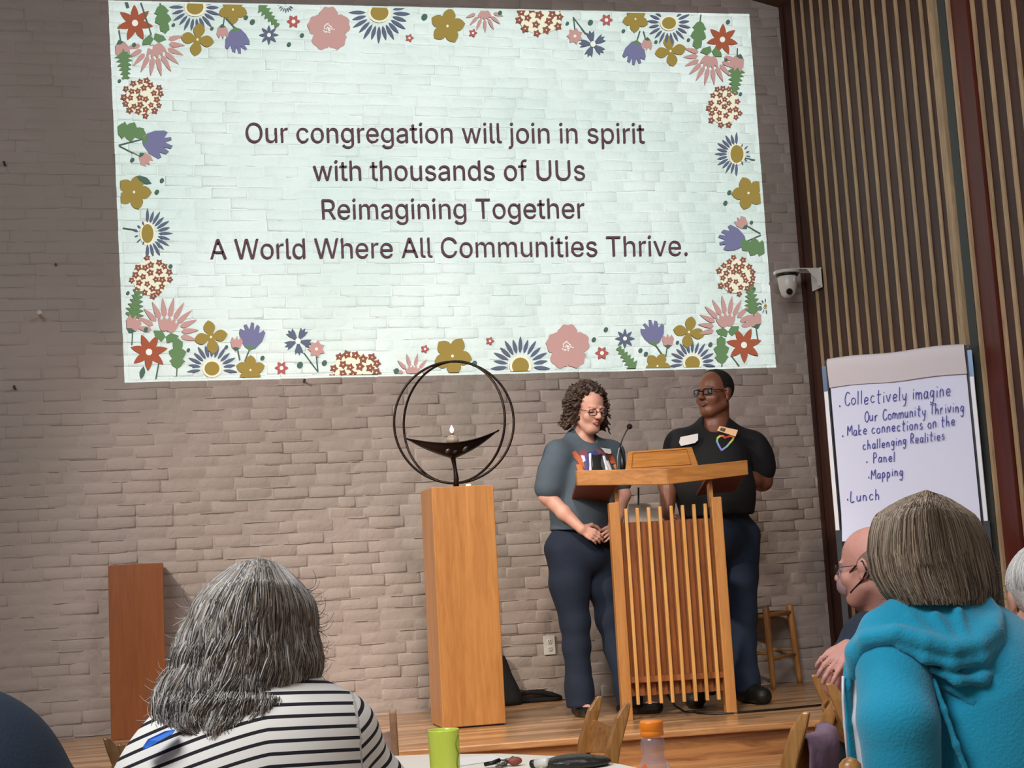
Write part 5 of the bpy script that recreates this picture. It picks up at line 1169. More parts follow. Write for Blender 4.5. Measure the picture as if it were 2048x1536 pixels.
trousers(hpA, pa)
b = B()
b.chain([JA(505, 1492, -.02), JA(500, 1560, -.01), JA(500, 1660), JA(495, 1850), JA(495, 2010)], [.115, .180, .19, .20, .215], .09)
b.chain([JA(560, 1462, -.02), JA(685, 1468, .0)], [.052, .052], .06); b.chain([JA(450, 1500, -.02), JA(345, 1560, -.02)], [.075, .070], .07); b.cone(JA(520, 1478, -.03), JA(640, 1480, -.03), .06, .07, .05)
b.chain([JA(676, 1480, .0), JA(740, 1590, .03), eAr], [.060, .066, .062], .03); b.chain([JA(345, 1565, -.02), JA(290, 1660, 0), eAl], [.070, .070, .062], .05)
b.plane(JA(495, 2040)*[1, 1, 0]+[0, 0, .55], (0, 0, -1))
b.disp = noise_disp(.003, 13, 11, 17)
axR = nrm(eAr-JA(676, 1480)); ptR = JA(704, 1440)
def stripeA(v):
    c = JA(500, 1450); torso = v[:, 2]-.10*((v[:, 0]-c[0]-.04)/.2)**2*(v[:, 0] < c[0]+.04)*-1.0
    torso = v[:, 2]+.42*np.maximum(0, c[0]+.02-v[:, 0])**1.25+.02*(v[:, 0]-c[0])+.12*(v[:, 1]-c[1])
    slv = -((v-ptR)@axR)*1.0+.35*(v[:, 0]-ptR[0])+.0
    side = (v[:, 0]-ptR[0])-.04*(ptR[2]-v[:, 2])
    return np.where(side > 0, slv+5, torso+5)
b.mesh('striped_top', [shirt_stripes('white_navy_stripes', '#efe9e0', '#15121c', .0190, .30)], pa, .007, attr={'stripe': stripeA})
# seam where the sleeve joins
# blue band under the hair
q = [JA(283, 1497, -.14), JA(296, 1478, -.15), JA(330, 1462, -.16), JA(352, 1458, -.16), JA(345, 1468, -.17), JA(318, 1482, -.165), JA(290, 1500, -.15)]
mb = MB(); mb.prism(q, (0, .02, -.002)); mb.build('blue_strap', mat('blue_strap', '#2f6fd0', .6), pa, bevel=.003)
GR1 = [hairmat('hair_silver', '#d2ccc6'), hairmat('hair_grey', '#a59e97'), hairmat('hair_ash', '#746d68'), hairmat('hair_dark_grey', '#4c4744'), hairmat('hair_warm', '#9d8f80')]
# hair mass: outline widths by height (pixels at the head's depth)
outA = [(1118, 458, 572), (1135, 432, 598), (1170, 405, 615), (1210, 385, 626), (1260, 365, 634), (1310, 348, 636), (1350, 334, 636), (1390, 318, 630), (1430, 306, 610), (1455, 312, 585), (1475, 350, 545)]
def wA(z_px):
    ys_ = [o[0] for o in outA]; return np.interp(z_px, ys_, [o[1] for o in outA]), np.interp(z_px, ys_, [o[2] for o in outA])
b = B()
for yy, xl_, xr_2 in outA[1:]:
    c = JA((xl_+xr_2)/2, yy); hw = (JA(xr_2, yy)-JA(xl_, yy))[0]/2
    fd = min(1, .35+(4*(yy-1116)/362)**.6)
    dpt = (.100 if yy < 1300 else (.085 if yy < 1420 else .05))*fd
    if yy > 1180: b.ell(c+[0, .0 if yy < 1350 else -.04, 0], (hw*.86, dpt, .034), None, .03)
b.ell(cA+[0, -.004, .016], (.086, .098, .100), None, .03)
b.disp = noise_disp(.006, 40, 37, 30)
hairA = b.mesh('hair', [mat('hair_base_grey', '#5b524b', .6, bump=.6, bscale=60, var=.3, vscale=20)], pa, .009)
def pathA(rt, g):
    u, w = rt      # u across -1..1 (negative = left in the photo), w 0..1 front/back layer
    topx = 516+40*u; pts = []; n = 24; cl = random.Random(int((u+2)*11+w*3)); ph = cl.uniform(0, 6.3)+g.gauss(0, .35); fr = cl.uniform(7, 11); am = cl.uniform(5, 10)*g.uniform(.7, 1.2); end = g.uniform(.72, 1.03) if g.random() < .8 else g.uniform(.4, .7); out = g.gauss(0, 1.0); st = g.uniform(0, .5)*(g.random() < .55)
    for i in range(n):
        t = (st+(1-st)*i/(n-1))*end; yy = 1116+(1478-1116)*t**.92+abs(u)*10*(1-t)
        xl_, xr_2 = wA(yy); tt = (1-(1-min(1, t*4.5))**2)**.6; xc = (xl_+xr_2)/2; hw = (xr_2-xl_)/2*1.0
        x = topx*(1-tt)+(xc+u*hw*1.0)*tt+am*math.sin(fr*t*2.2+ph)*t**.8+out*5*t*t
        dyy = -(.132+.010*w)*math.sqrt(max(0, 1-(u*.97)**2))*min(1, .42+(t*4)**.6)+.01*abs(math.sin(ph))*t - (.03 if t > .75 else 0)*1
        dyy += .009*math.sin(fr*t*2.4+ph*2)*t
        pts.append(JA(x, yy, dyy))
    return pts
rg = random.Random(2)
strands('hair_strands', pa, GR1, [(max(-1.04, min(1.04, rg.uniform(-1.04, 1.04))), rg.random()) for _ in range(7500)], pathA, r0=.00085, r1=.0005, seed=4)
def flyA(rt, g):
    sd, y0 = rt; xl_, xr_2 = wA(y0); x = xl_ if sd < 0 else xr_2; pts = []; L_ = g.uniform(10, 46); a = g.uniform(.2, 1.3); cu = g.uniform(-1.5, 1.5)
    for i in range(9):
        t = i/8; pts.append(JA(x-sd*6+sd*L_*t*math.cos(a+cu*t), y0+L_*t*math.sin(a+cu*t)-4, -.02+.01*t))
    return pts
strands('flyaway_hair', pa, GR1[:3], [(g_, rg.uniform(1180, 1450)) for _ in range(150) for g_ in (-1, 1)], flyA, r0=.0006, r1=.0003, seed=6)

# --- woman in the turquoise hoodie, right
YB = 2.75
def JB(px, py, dy=0): return atY(px, py, YB+dy)
pb = thing('person', 'seated woman seen from behind in a turquoise hooded sweatshirt with ash-blond shoulder-length hair', 'person', tuple(JB(1880, 1500)*[1, 1, 0]))
RB_ = headR(195, 2, 0); cB = JB(1868, 1122, .05); b = B(); nbB = JB(1890, 1235, .0)
LB = head(b, cB, RB_, 1.0, nbB)
sBl, sBr = JB(1775, 1330, -.02), JB(2085, 1400, .02); eBl, eBr = JB(1795, 1620, -.05), JB(2180, 1660, .05)
b.chain([nbB, JB(1925, 1330, .0), JB(1945, 1500, 0), JB(1950, 1700), JB(1950, 2000)], [.062, .10, .14, .17, .19], .05); b.cone(sBl, sBr, .04, .04, .04)
b.chain([sBl, eBl, eBl+[.02, .24, -.02]], [.06, .05, .03], .02); b.chain([sBr, eBr, eBr+[-.1, .22, 0]], [.06, .05, .03], .02)
hand(b, eBl+[.02, .26, -.02], (.2, 1, 0), (0, 0, 1), (1, 0, 0), .95, .3); hand(b, eBr+[-.11, .24, 0], (-.3, 1, 0), (0, 0, 1), (-1, 0, 0), .95, .3)
hpB = JB(1950, 2000); hpB[2] = .52
for s_ in (-1, 1): b.chain([hpB+[s_*.09, 0, 0], hpB+[s_*.12+.05, .42, 0], hpB+[s_*.12+.05, .46, -.42]], [.10, .07, .045], .03)
b.mesh('body', [SK1, SK1, EYEW, mat('eye_white', '#c9c0b8', .3)], pb, .009)
trousers(hpB, pb)
TEAL = mat('turquoise_fleece', '#1393b4', .9, bump=.25, bscale=160, sheen=.3)
b = B()
b.chain([JB(1905, 1290, .0), JB(1940, 1370, .0), JB(1970, 1500, 0), JB(1975, 1700), JB(1965, 1980)], [.10, .150, .170, .18, .19], .06)
b.chain([JB(1788, 1335, -.05), JB(1794, 1440, -.10), eBl+[0, -.04, 0], eBl+[.02, .2, -.02]], [.078, .080, .070, .05], .012)
b.cone(JB(1815, 1305, -.02), JB(1890, 1270, 0), .060, .07, .04)
b.chain([JB(2060, 1395, .02), JB(2110, 1500, .03), eBr, eBr+[-.09, .18, 0]], [.095, .085, .07, .05], .05)
b.cone(JB(1985, 1300, .02), JB(2060, 1380, .02), .08, .08, .07)
b.disp = noise_disp(.003, 12, 11, 15, 3)
hoodie = b.mesh('sweatshirt', [TEAL], pb, .007)
# hood: collar roll round the neck and the sack hanging down the back
b = B()
roll = [(1708, 1345, .0), (1714, 1305, -.03), (1735, 1278, -.07), (1790, 1266, -.115), (1850, 1284, -.14), (1905, 1298, -.15), (1955, 1290, -.145), (1985, 1262, -.12), (1993, 1225, -.07)]
b.chain([JB(x, y, d) for x, y, d in roll], [.016, .019, .018, .017, .016, .016, .016, .015, .012], .006)
b.chain([JB(x, y, d) for x, y, d in ((1722, 1305, -.02), (1760, 1258, -.04), (1800, 1236, -.05), (1850, 1228, -.05), (1905, 1220, -.055), (1955, 1214, -.045), (1972, 1203, -.02))], [.03, .036, .038, .038, .036, .03, .02], .02)
b.ell(JB(1885, 1272, -.070), (.128, .062, .058), None, .04); b.ell(JB(1940, 1335, -.085), (.100, .056, .066), None, .04); b.ell(JB(1975, 1382, -.095), (.062, .045, .048), None, .04)
for p_, q_, rr_ in (((1820, 1236, -.10), (1866, 1280, -.135), .008), ((1872, 1230, -.115), (1905, 1288, -.14), .008), ((1915, 1222, -.115), (1932, 1285, -.14), .010)):
    b.cone(JB(*p_), JB(*q_), rr_, rr_*.7, .012)
for pts, rr_ in ((((1800, 1296, -.118), (1850, 1318, -.138), (1905, 1330, -.150), (1965, 1318, -.15), (2000, 1285, -.12)), .008), (((1862, 1340, -.125), (1915, 1362, -.146), (1965, 1358, -.15), (2005, 1325, -.125)), .009), (((1900, 1378, -.120), (1945, 1404, -.132), (1985, 1414, -.130), (2012, 1388, -.115)), .009)):
    b.chain([JB(*p) for p in pts], [rr_*.6]+[rr_]*(len(pts)-2)+[rr_*.6], .016)
hood = b.mesh('hood', [TEAL], pb, .0055)
b = B(); b.chain([JB(x, y, d) for x, y, d in ((1868, 1360, -.12), (1888, 1420, -.135), (1912, 1490, -.155), (1940, 1560, -.16))], [.005, .006, .006, .006], .01); b.mesh('raglan_seam', [TEAL], pb, .005)
b = B(); b.chain([JB(x, y, d) for x, y, d in ((1699, 1330, .03), (1694, 1370, .03), (1697, 1450, .04), (1706, 1545, .04))], [.012, .010, .010, .011], .01); b.mesh('front_edge', [TEAL], pb, .005)
mb = MB(); mb.tube([JB(x, y, .02) for x, y in ((1686, 1352), (1686, 1400), (1690, 1460), (1698, 1545))], .003, 6); mb.build('zip', mat('zip_white', '#d6d8dc', .4), pb, smooth=True)
b = B(); b.chain([JB(1716, 1342, .03), JB(1716, 1440, .04), JB(1728, 1560, .05)], [.014, .018, .024], .02); b.mesh('white_undershirt', [mat('white_cotton', '#e6e6ea', .8)], pb, .006)
HBm = [hairmat('ash_blond_light', '#b5a188'), hairmat('ash_blond', '#927e69'), hairmat('ash_brown', '#6b5a4b'), hairmat('ash_grey', '#9a8d7e'), hairmat('ash_dark', '#4f4137')]
outB = [(982, 1812, 1900), (1000, 1778, 1925), (1030, 1752, 1950), (1070, 1742, 1968), (1110, 1740, 1980), (1150, 1748, 1990), (1185, 1768, 1994), (1205, 1785, 1990)]
def wB(y): ys_ = [o[0] for o in outB]; return np.interp(y, ys_, [o[1] for o in outB]), np.interp(y, ys_, [o[2] for o in outB])
b = B()
for yy, xl_, xr_2 in outB[1:]:
    c = JB((xl_+xr_2)/2, yy); hw = (JB(xr_2, yy)-JB(xl_, yy))[0]/2; fd = min(1, .35+(4*(yy-980)/225)**.6)
    if yy > 1040: b.ell(c+[0, .01, 0], (hw*.84, (.095 if yy < 1120 else .07)*fd, .030), None, .025)
b.ell(cB+[0, .0, .016], (.086, .098, .098), None, .02); b.plane(JB(1880, 1192), (0, 0, -1), .02)
b.mesh('hair', [mat('hair_base_ash', '#55483c', .6, bump=.6, bscale=70, var=.3, vscale=20)], pb, .008)
def pathB(rt, g):
    u, w = rt; topx = 1853+34*u; pts = []; n = 14; ph = g.uniform(0, 6.3); am = g.uniform(1, 4.5); end = g.uniform(.84, 1.03); st = g.uniform(0, .4)*(g.random() < .5)
    yb = 1205-22*max(0, u)*0+(8 if u > .7 else 0)
    for i in range(n):
        t = (st+(1-st)*i/(n-1))*end; yy = 980+(yb-980)*t**.95+abs(u)*12*(1-t); xl_, xr_2 = wB(yy); tt = (1-(1-min(1, t*4.5))**2)**.6
        x = topx*(1-tt)+((xl_+xr_2)/2+u*(xr_2-xl_)/2)*tt+am*math.sin(4*t+ph)*t
        pts.append(JB(x, yy, -(.125+.008*w)*math.sqrt(max(0, 1-(u*.97)**2))*min(1, .42+(t*4)**.6)+.012*t*w))
    return pts
strands('hair_strands', pb, HBm, [(max(-1.04, min(1.05, rg.uniform(-1.05, 1.05))), rg.random()) for _ in range(4600)], pathB, r0=.00085, r1=.0005, seed=8)
def flyB(rt, g):
    u = rt; y0 = g.uniform(1100, 1200); x = wB(y0)[1] if u > 0 else wB(y0)[0]; L_ = g.uniform(10, 34); a = g.uniform(.5, 1.5); cu = g.uniform(-.8, .8)
    return [JB(x-u*5+u*L_*t*math.cos(a+cu*t), y0+L_*t*math.sin(a+cu*t), -.01) for t in np.linspace(0, 1, 7)]
strands('flyaway_hair', pb, HBm[:2], [s_ for s_ in (1, 1, -1)]*35, flyB, r0=.0006, r1=.0003, seed=9)

# --- bald man with a mask
YC = 4.15
def JC(px, py, dy=0): return atY(px, py, YC+dy)
pc_ = thing('person', 'bald man in a face mask and glasses looking left, partly behind the turquoise hoodie', 'person', tuple(JC(1740, 1400)*[1, 1, 0]))
RC = headR(-139, -4, 0); cC = JC(1742, 1134, 0); b = B(); nbC = JC(1790, 1225, .04)
SK3 = skin('pink_skin', '#d69a8a'); HSC = 1.05
LC = head(b, cC, RC, HSC, nbC, 1, 1.02, .6)
b.cone(LC(0, -.06, -.03), nbC, .06, .075, .04)
sCl, sCr = JC(1722, 1300, -.05), JC(1900, 1300, .10); b.chain([nbC, JC(1800, 1330, .03), JC(1810, 1480, .03), JC(1815, 1750, .03)], [.09, .15, .17, .18], .07); b.cone(sCl, sCr, .07, .07, .06)
eC = JC(1683, 1362, -.10); b.chain([sCl, eC], [.058, .050], .03); b.chain([eC+[0, 0, -.006], JC(1735, 1378, -.16), JC(1795, 1392, -.05)], [.053, .047, .04], .03)
eC2 = JC(1740, 1390, .26); wC2 = JC(1706, 1300, -.11)
b.chain([sCr, eC2, JC(1716, 1330, .02), wC2+[.02, .02, 0]], [.055, .045, .036, .028], .02)
hand(b, JC(1700, 1292, -.12), JC(1655, 1330, -.15)-JC(1700, 1292, -.12), (-.3, -.75, .75), (-.3, -.4, -.6), 1.05, .42, spread=.10)
hpC = JC(1815, 1750, .03); hpC[2] = .5
for s_ in (-1, 1): b.chain([hpC+[s_*.09, 0, 0], hpC+[s_*.12+.22, .38, 0], hpC+[s_*.12+.22, .42, -.42]], [.10, .07, .045], .03)
b.chain([JC(1815, 1700, .03), hpC], [.17, .16], .06)
b.mesh('body', [SK3, LIP1, EYEW, mat('eye_white', '#c9c0b8', .3)], pc_, .006, facemat=fm_face(LC, RC, cC, HSC))
trousers(hpC, pc_, .22)
b = B(); b.ell(LC(0, -.028, .010), np.array([.0815, .086, .082])*HSC, RC, .01); b.plane(LC(0, 0, .055), RC@np.array([0, .25, 1]), .006); b.plane(LC(0, .028, 0), RC@np.array([0, 1, .1]), .006); b.cone(LC(-.12, .0, -.01), LC(.12, .0, -.01), .022, None, .006, neg=True)
b.mesh('hair', [mat('stubble_hair', '#8d7468', .8, bump=.6, bscale=400)], pc_, .005)
glasses(LC, HSC, pc_, mat('purple_frame', '#3c2638', .3), w=.020, hgt=.014, rim=.0014)
b = B(); b.ell(LC(0, .048, -.048), np.array([.054, .062, .046])*HSC, RC, .02); b.cone(LC(0, .100, -.012), LC(0, .100, -.05), .012, .012, .02); b.plane(LC(0, .060, -.02), RC@np.array([0, -1, -.2]), .006); b.plane(LC(0, .1, -.005), RC@np.array([0, .2, 1]), .006)
mk = b.mesh('face_mask', [mat('mask_mauve', '#b08f92', .8)], pc_, .0045)
mb = MB(); 
for s_ in (-1, 1): mb.tube([LC(s_*.048, .060, -.018), LC(s_*.076, .02, .004), LC(s_*.090, -.012, .02), LC(s_*.092, -.022, -.01), LC(s_*.080, .0, -.035), LC(s_*.050, .055, -.068)], .0028, 6)
mb.build('ear_loops', BLACK, mk, smooth=True)
b = B(); b.chain([JC(1800, 1262, .03), JC(1800, 1330, .03), JC(1812, 1480, .03), JC(1815, 1740, .03)], [.12, .175, .19, .20], .07)
b.cone(JC(1745, 1280, -.03), JC(1900, 1290, .10), .085, .085, .06); b.chain([sCl+[.02, 0, 0], sCl*.55+eC*.45], [.085, .076], .04)
b.cone(LC(0, -.03, -.10), nbC+[-.02, -.02, 0], .075, .08, .01, neg=True)
b.disp = noise_disp(.003, 16, 14, 18, 1); b.mesh('tshirt', [mat('navy_heather', '#27313f', .85, bump=.2, bscale=200)], pc_, .007)

# --- white-haired woman at the right edge
YD = 3.45
def JD(px, py, dy=0): return atY(px, py, YD+dy)
pd = thing('person', 'woman with short white hair and blue-striped white top at the right edge', 'person', tuple(JD(2090, 1400)*[1, 1, 0]))
RD = headR(168, 0, 0); cD = JD(2085, 1195, 0); b = B(); nbD = JD(2100, 1300, 0); LD = head(b, cD, RD, 1.05, nbD)
b.chain([nbD, JD(2110, 1380), JD(2110, 1500), JD(2110, 1800)], [.085, .14, .16, .18], .07); b.cone(JD(2030, 1350), JD(2200, 1350), .06, .06, .06)
b.chain([JD(2030, 1350), JD(1990, 1500), JD(2010, 1560, .2)], [.055, .045, .03], .02); b.chain([JD(2200, 1350), JD(2240, 1500), JD(2200, 1560, .2)], [.055, .045, .03], .02)
hand(b, JD(2010, 1560, .22), (.1, 1, 0), (0, 0, 1), (1, 0, 0), .95, .3); hand(b, JD(2200, 1560, .22), (-.1, 1, 0), (0, 0, 1), (-1, 0, 0), .95, .3)
hpD = JD(2110, 1800); hpD[2] = .5
for s_ in (-1, 1): b.chain([hpD+[s_*.09, 0, 0], hpD+[s_*.12, .4, 0], hpD+[s_*.12, .44, -.42]], [.10, .07, .045], .03)
b.chain([JD(2110, 1780), hpD], [.17, .17], .05)
b.mesh('body', [SK1, SK1, EYEW, mat('eye_white', '#c9c0b8', .3)], pd, .008)
trousers(hpD, pd)
b = B(); b.chain([JD(2108, 1365), JD(2110, 1420), JD(2110, 1520), JD(2110, 1780)], [.13, .175, .18, .20], .08); b.cone(JD(2035, 1358), JD(2195, 1358), .066, .066, .06)
b.chain([JD(2030, 1358), JD(1995, 1480)], [.066, .066], .03); b.chain([JD(2200, 1358), JD(2235, 1480)], [.066, .066], .03)
b.plane(JD(2100, 1322), (0, 0, 1), .006)
b.mesh('striped_top', [shirt_stripes('white_blue_stripes', '#e6e6ee', '#5a6db2', .045, .30)], pd, .008, attr={'stripe': lambda v: v[:, 2]+5.012})
mb = MB(); e_ = JD(2029, 1232, -.03); mb.tube([e_+[.006*math.cos(a), .004, .012*math.sin(a)-.012] for a in np.linspace(0, 2*PI, 14)], .0028, 6, cap=False); mb.build('earring', mat('gold', '#c9a45a', .25, metal=1), pd, smooth=True)
b = B(); b.ell(LD(0, -.025, .035), np.array([.088, .102, .096])*1.05, RD, .02); b.ell(LD(0, -.075, -.02), np.array([.072, .04, .055])*1.05, RD, .03); b.plane(LD(0, 0, -.075), RD@np.array([0, 0, -1.]), .01); b.plane(LD(0, .04, 0), RD@np.array([0, 1, -.6]), .01)
b.mesh('hair', [mat('hair_base_white', '#c2bdb6', .6, bump=.5, bscale=90)], pd, .007)
WHm = [hairmat('hair_white', '#e2dfda'), hairmat('hair_pearl', '#c4bfb8'), hairmat('hair_pale_grey', '#9f9a93')]
def pathD(rt, g):
    a, e1 = rt; pts = []
    for t in np.linspace(0, 1, 12):
        e = PI/2-(PI/2+e1)*t; x = .092*math.cos(e)*math.cos(a); y = -.025-.106*math.cos(e)*math.sin(a)*1.0; z = .038+.100*math.sin(e)
        if e < 0: z = .038-.11*(-e)/1.0; f_ = 1-.28*(-e); x *= f_; y = -.025+(y+.025)*f_
        pts.append(LD(x+.002*math.sin(7*t+a*5), y, z))
    return pts
strands('hair_strands', pd, WHm, [(rg.uniform(-.5, PI+.5), rg.uniform(.35, .85)) for _ in range(1300)], pathD, r0=.0011, r1=.0006, seed=10)

# --- navy shoulder at the left edge
YE = 2.35
def JE(px, py, dy=0): return atY(px-52, py+100, YE+dy)
pe = thing('person', 'person in a dark navy T-shirt cut off by the lower left corner', 'person', tuple(JE(-60, 1500)*[1, 1, 0]))
b = B(); cE = JE(-130, 1300, .25); RE = headR(190, -20, 0); nbE = JE(-110, 1415, .10); LE = head(b, cE, RE, 1.05, nbE)
b.chain([nbE, JE(-90, 1520, 0), JE(-100, 1800, -.02), JE(-100, 2100, -.05)], [.09, .16, .18, .19], .08)
sE = JE(60, 1480, .02); eE = JE(135, 1640, .12); b.chain([JE(-60, 1450), sE, eE, eE+[.02, .24, .02]], [.08, .065, .05, .032], .04); hand(b, eE+[.02, .26, .02], (.1, 1, 0), (0, 0, 1), (-1, 0, 0), 1, .3)
b.chain([JE(-60, 1450), JE(-260, 1500, .02), JE(-310, 1660, .1), JE(-290, 1660, .34)], [.08, .065, .05, .032], .04); hand(b, JE(-290, 1660, .36), (.1, 1, 0), (0, 0, 1), (1, 0, 0), 1, .3)
hpE = JE(-100, 2100, 0); hpE[2] = .5; b.chain([JE(-100, 2000), hpE], [.18, .18], .05)
for s_ in (-1, 1): b.chain([hpE+[s_*.1, 0, 0], hpE+[s_*.13, .42, 0], hpE+[s_*.13, .46, -.42]], [.10, .07, .045], .03)
b.mesh('body', [skin('tan_skin', '#cf9a78')]*4, pe, .009)
trousers(hpE, pe)
b = B(); b.chain([JE(-70, 1485, .0), JE(-60, 1560, -.0), JE(-80, 1800, -.02), JE(-90, 2100, -.04)], [.13, .19, .20, .21], .10); b.cone(JE(-95, 1460, .02), JE(15, 1475, .02), .095, .090, .08)
b.chain([JE(40, 1492, .02), JE(92, 1550, .06), JE(118, 1590, .09)], [.082, .078, .070], .05); b.chain([JE(-200, 1490, .0), JE(-270, 1560, .04)], [.09, .08], .05)
b.plane(JE(118, 1560, .09), nrm(JE(135, 1600, .12)-JE(70, 1480, .02)), .01)
b.disp = lambda P: .004*np.sin(40*(P[:, 2]+.8*P[:, 0]))*np.clip((P[:, 0]-JE(20, 1500)[0])*8, 0, 1)+.002*np.sin(P[:, 0]*25+P[:, 2]*11)
b.mesh('tshirt', [mat('navy_tshirt', '#1e2a3a', .85, bump=.15, bscale=200)], pe, .007)
b = B(); b.ell(LE(0, -.02, .035), np.array([.082, .1, .09])*1.05, RE, .01); b.plane(LE(0, .03, .0), RE@np.array([0, 1, -.3]), .01); b.plane(LE(0, 0, -.07), RE@np.array([0, 0, -1.]), .01); b.mesh('hair', [mat('short_black_hair', '#191413', .8)], pe, .009)

# ------------------------------------------------------------------ chairs, table and the things on it
CHW = wood('chair_wood', '#c08a4e', '#94622f', 'Z', 1, .35, coat=.3); CHW2 = wood('chair_panel_wood', '#bb8248', '#94602e', 'X', 1, .35, coat=.3)
def chair(label, t1, t2, lean_sign, z, m=CHW, m2=CHW2, only=True, top='wedge', grp='wooden chairs among the audience'):
    a = atZ(t1[0], t1[1], z); b_ = atZ(t2[0], t2[1], z) if len(t2) == 2 else a+np.array(t2)
    lat = nrm(b_-a); W = np.linalg.norm(b_-a); fwd = np.array([lat[1], -lat[0], 0.])*lean_sign     # direction the sitter faces
    mid = (a+b_)/2; base = mid+fwd*.10; t = thing('wooden_chair', label, 'chair', (base[0]+fwd[0]*.2, base[1]+fwd[1]*.2, 0), grp)
    half = max(W, .34)/2
    for q, s_ in ((a, -1), (b_, 1)):
        pr = [(-.015, 0, .0), (.0, .30, 0), (.005, .45, 0), (-.045, z-.12, 0), (-.085, z-.035, 0)]
        fw = [.040, .042, .046, .046, .042]
        mb = MB(); v = []; o = q+fwd*.085-[0, 0, z]
        for (d, zz, _), w in zip([(-.05, 0, 0), (-.015, .28, 0), (.0, .45, 0), (-.035, z-.14, 0), (-.07, z-.045, 0)], [.034, .040, .046, .048, .044]):
            for dd, ll in ((-w/2, -.012), (w/2, -.012), (w/2, .012), (-w/2, .012)): v.append(o+fwd*(d+dd)+lat*ll+np.array([0, 0, zz]))
        tp = [(-.105, -.008, z), (-.085, -.009, z+.002), (-.085, .009, z+.002), (-.105, .008, z)] if top == 'wedge' else [(-.10, -.012, z-.01), (-.07, -.012, z), (-.07, .012, z), (-.10, .012, z-.01)]
        for d, ll, zz in tp: v.append(o+fwd*d+lat*ll+np.array([0, 0, zz]))
        f = [[i*4+k, i*4+(k+1) % 4, i*4+4+(k+1) % 4, i*4+4+k] for i in range(5) for k in range(4)]+[[3, 2, 1, 0], [20, 21, 22, 23]]
        link('back_post', v, f, m, t, bevel=.006)
    # curved back panel
    v = []; n = 10
    for i in range(n+1):
        u = i/n; bow = -.035*math.sin(PI*u)
        for zz, dd in ((z-.075, -.065), (z-.185, -.035)):
            for th in (0, .011): v.append(a+fwd*(.085+dd+bow+th)+(b_-a)*u+np.array([0, 0, zz-z-(.012*math.sin(PI*u) if zz > z-.1 else -.01*math.sin(PI*u))]))
    f = []
    for i in range(n):
        p = i*4; q = p+4; f += [[p, q, q+2, p+2], [p+1, p+3, q+3, q+1], [p, p+1, q+1, q], [p+2, q+2, q+3, p+3]]
    f += [[0, 2, 3, 1], [4*n, 4*n+1, 4*n+3, 4*n+2]]
    link('back_panel', v, f, m2, t, bevel=.002)
    c0 = a+fwd*.085; c1_ = b_+fwd*.085
    P = [c0*[1, 1, 0]+[0, 0, .44], c1_*[1, 1, 0]+[0, 0, .44], c1_*[1, 1, 0]+fwd*.40+lat*.02+[0, 0, .445], c0*[1, 1, 0]+fwd*.40-lat*.02+[0, 0, .445]]
    mb = MB(); mb.prism(P, (0, 0, .018)); mb.build('seat', m2, t, bevel=.006)
    for q, s_ in ((P[3], 1), (P[2], -1)): mb = MB(); e = q+lat*.02*s_-fwd*.03; mb.tube([e*[1, 1, 0], e], [.013, .018], 10); mb.build('front_leg', m, t, smooth=True)
    for zz in (.20,): mb = MB(); mb.tube([P[0]*[1, 1, 0]+[0, 0, zz], P[3]*[1, 1, 0]+lat*.02-fwd*.03+[0, 0, zz]], .010, 8); mb.build('rung', m, t, smooth=True); mb = MB(); mb.tube([P[1]*[1, 1, 0]+[0, 0, zz], P[2]*[1, 1, 0]-lat*.02-fwd*.03+[0, 0, zz]], .010, 8); mb.build('rung', m, t, smooth=True)
    return t, a, b_, fwd
PINK_REFL = wood('chair_wood_pink_reflection', '#c9a07c', '#a87d5a', 'Z', 1, .35, coat=.3); DKC = wood('chair_wood_dark', '#7d5a36', '#5c3f24', 'Z', 1, .3, coat=.5)
chair('empty wooden chair with curved back panel just below the woman at the lectern', (1194, 1393), (1250, 1406), 1, .74)
tB, aB, bB, fB = chair('wooden chair with mauve cloth over its back, left of the turquoise hoodie', (1606, 1424), (1667, 1397), -1, .76)
chair('wooden chair under the bald man, its back post leaning left', (1634, 1349), (1664, 1366), -1, .81)
chair('small dark wooden chair between the navy shoulder and the striped top', (218, 1475), (247, 1487), -1, .72, DKC, DKC)
chair('wooden chair tinted by reflected pink just right of the striped sleeve', (785, 1417), (-.34, .07, 0), 1, .74, PINK_REFL, wood('chair_panel_pink_reflection', '#dcbfb2', '#c9a598', 'X', 1, .35, coat=.3), top='flat')  # pinkish reflected light is put into the post and panel colours
# the nearest chair: only its round post top shows
q = atZ(1699, 1519, .82); t = thing('wooden_chair', 'nearest wooden chair with a round-topped post at the bottom edge beside the hoodie', 'chair', (q[0]+.2, q[1]+.05, 0), 'wooden chairs among the audience')
for dx in (0, .42):
    p = q+[dx, 0, 0]; mb = MB(); mb.tube([p*[1, 1, 0]+[0, .03, 0], p*[1, 1, 0]+[0, .02, .45], p+[0, 0, -.03], p+[0, 0, -.008], p+[0, 0, -.0], p+[0, 0, .004]], [.014, .019, .0205, .019, .012, .003], 16); mb.build('back_post', CHW, t, smooth=True)
for zz in (.46, .60, .68): mb = MB(); mb.tube([q*[1, 1, 0]+[0, .01, zz], q*[1, 1, 0]+[.42, .01, zz]], .011, 8); mb.build('back_rail', CHW, t, smooth=True)
mb = MB(); mb.box(q*[1, 1, 0]+[.21, .22, .45], (.42, .40, .02)); mb.build('seat', CHW2, t, bevel=.006)
for dx in (.01, .41): mb = MB(); mb.tube([q*[1, 1, 0]+[dx, .40, 0], q*[1, 1, 0]+[dx, .40, .44]], .015, 10); mb.build('front_leg', CHW, t, smooth=True)
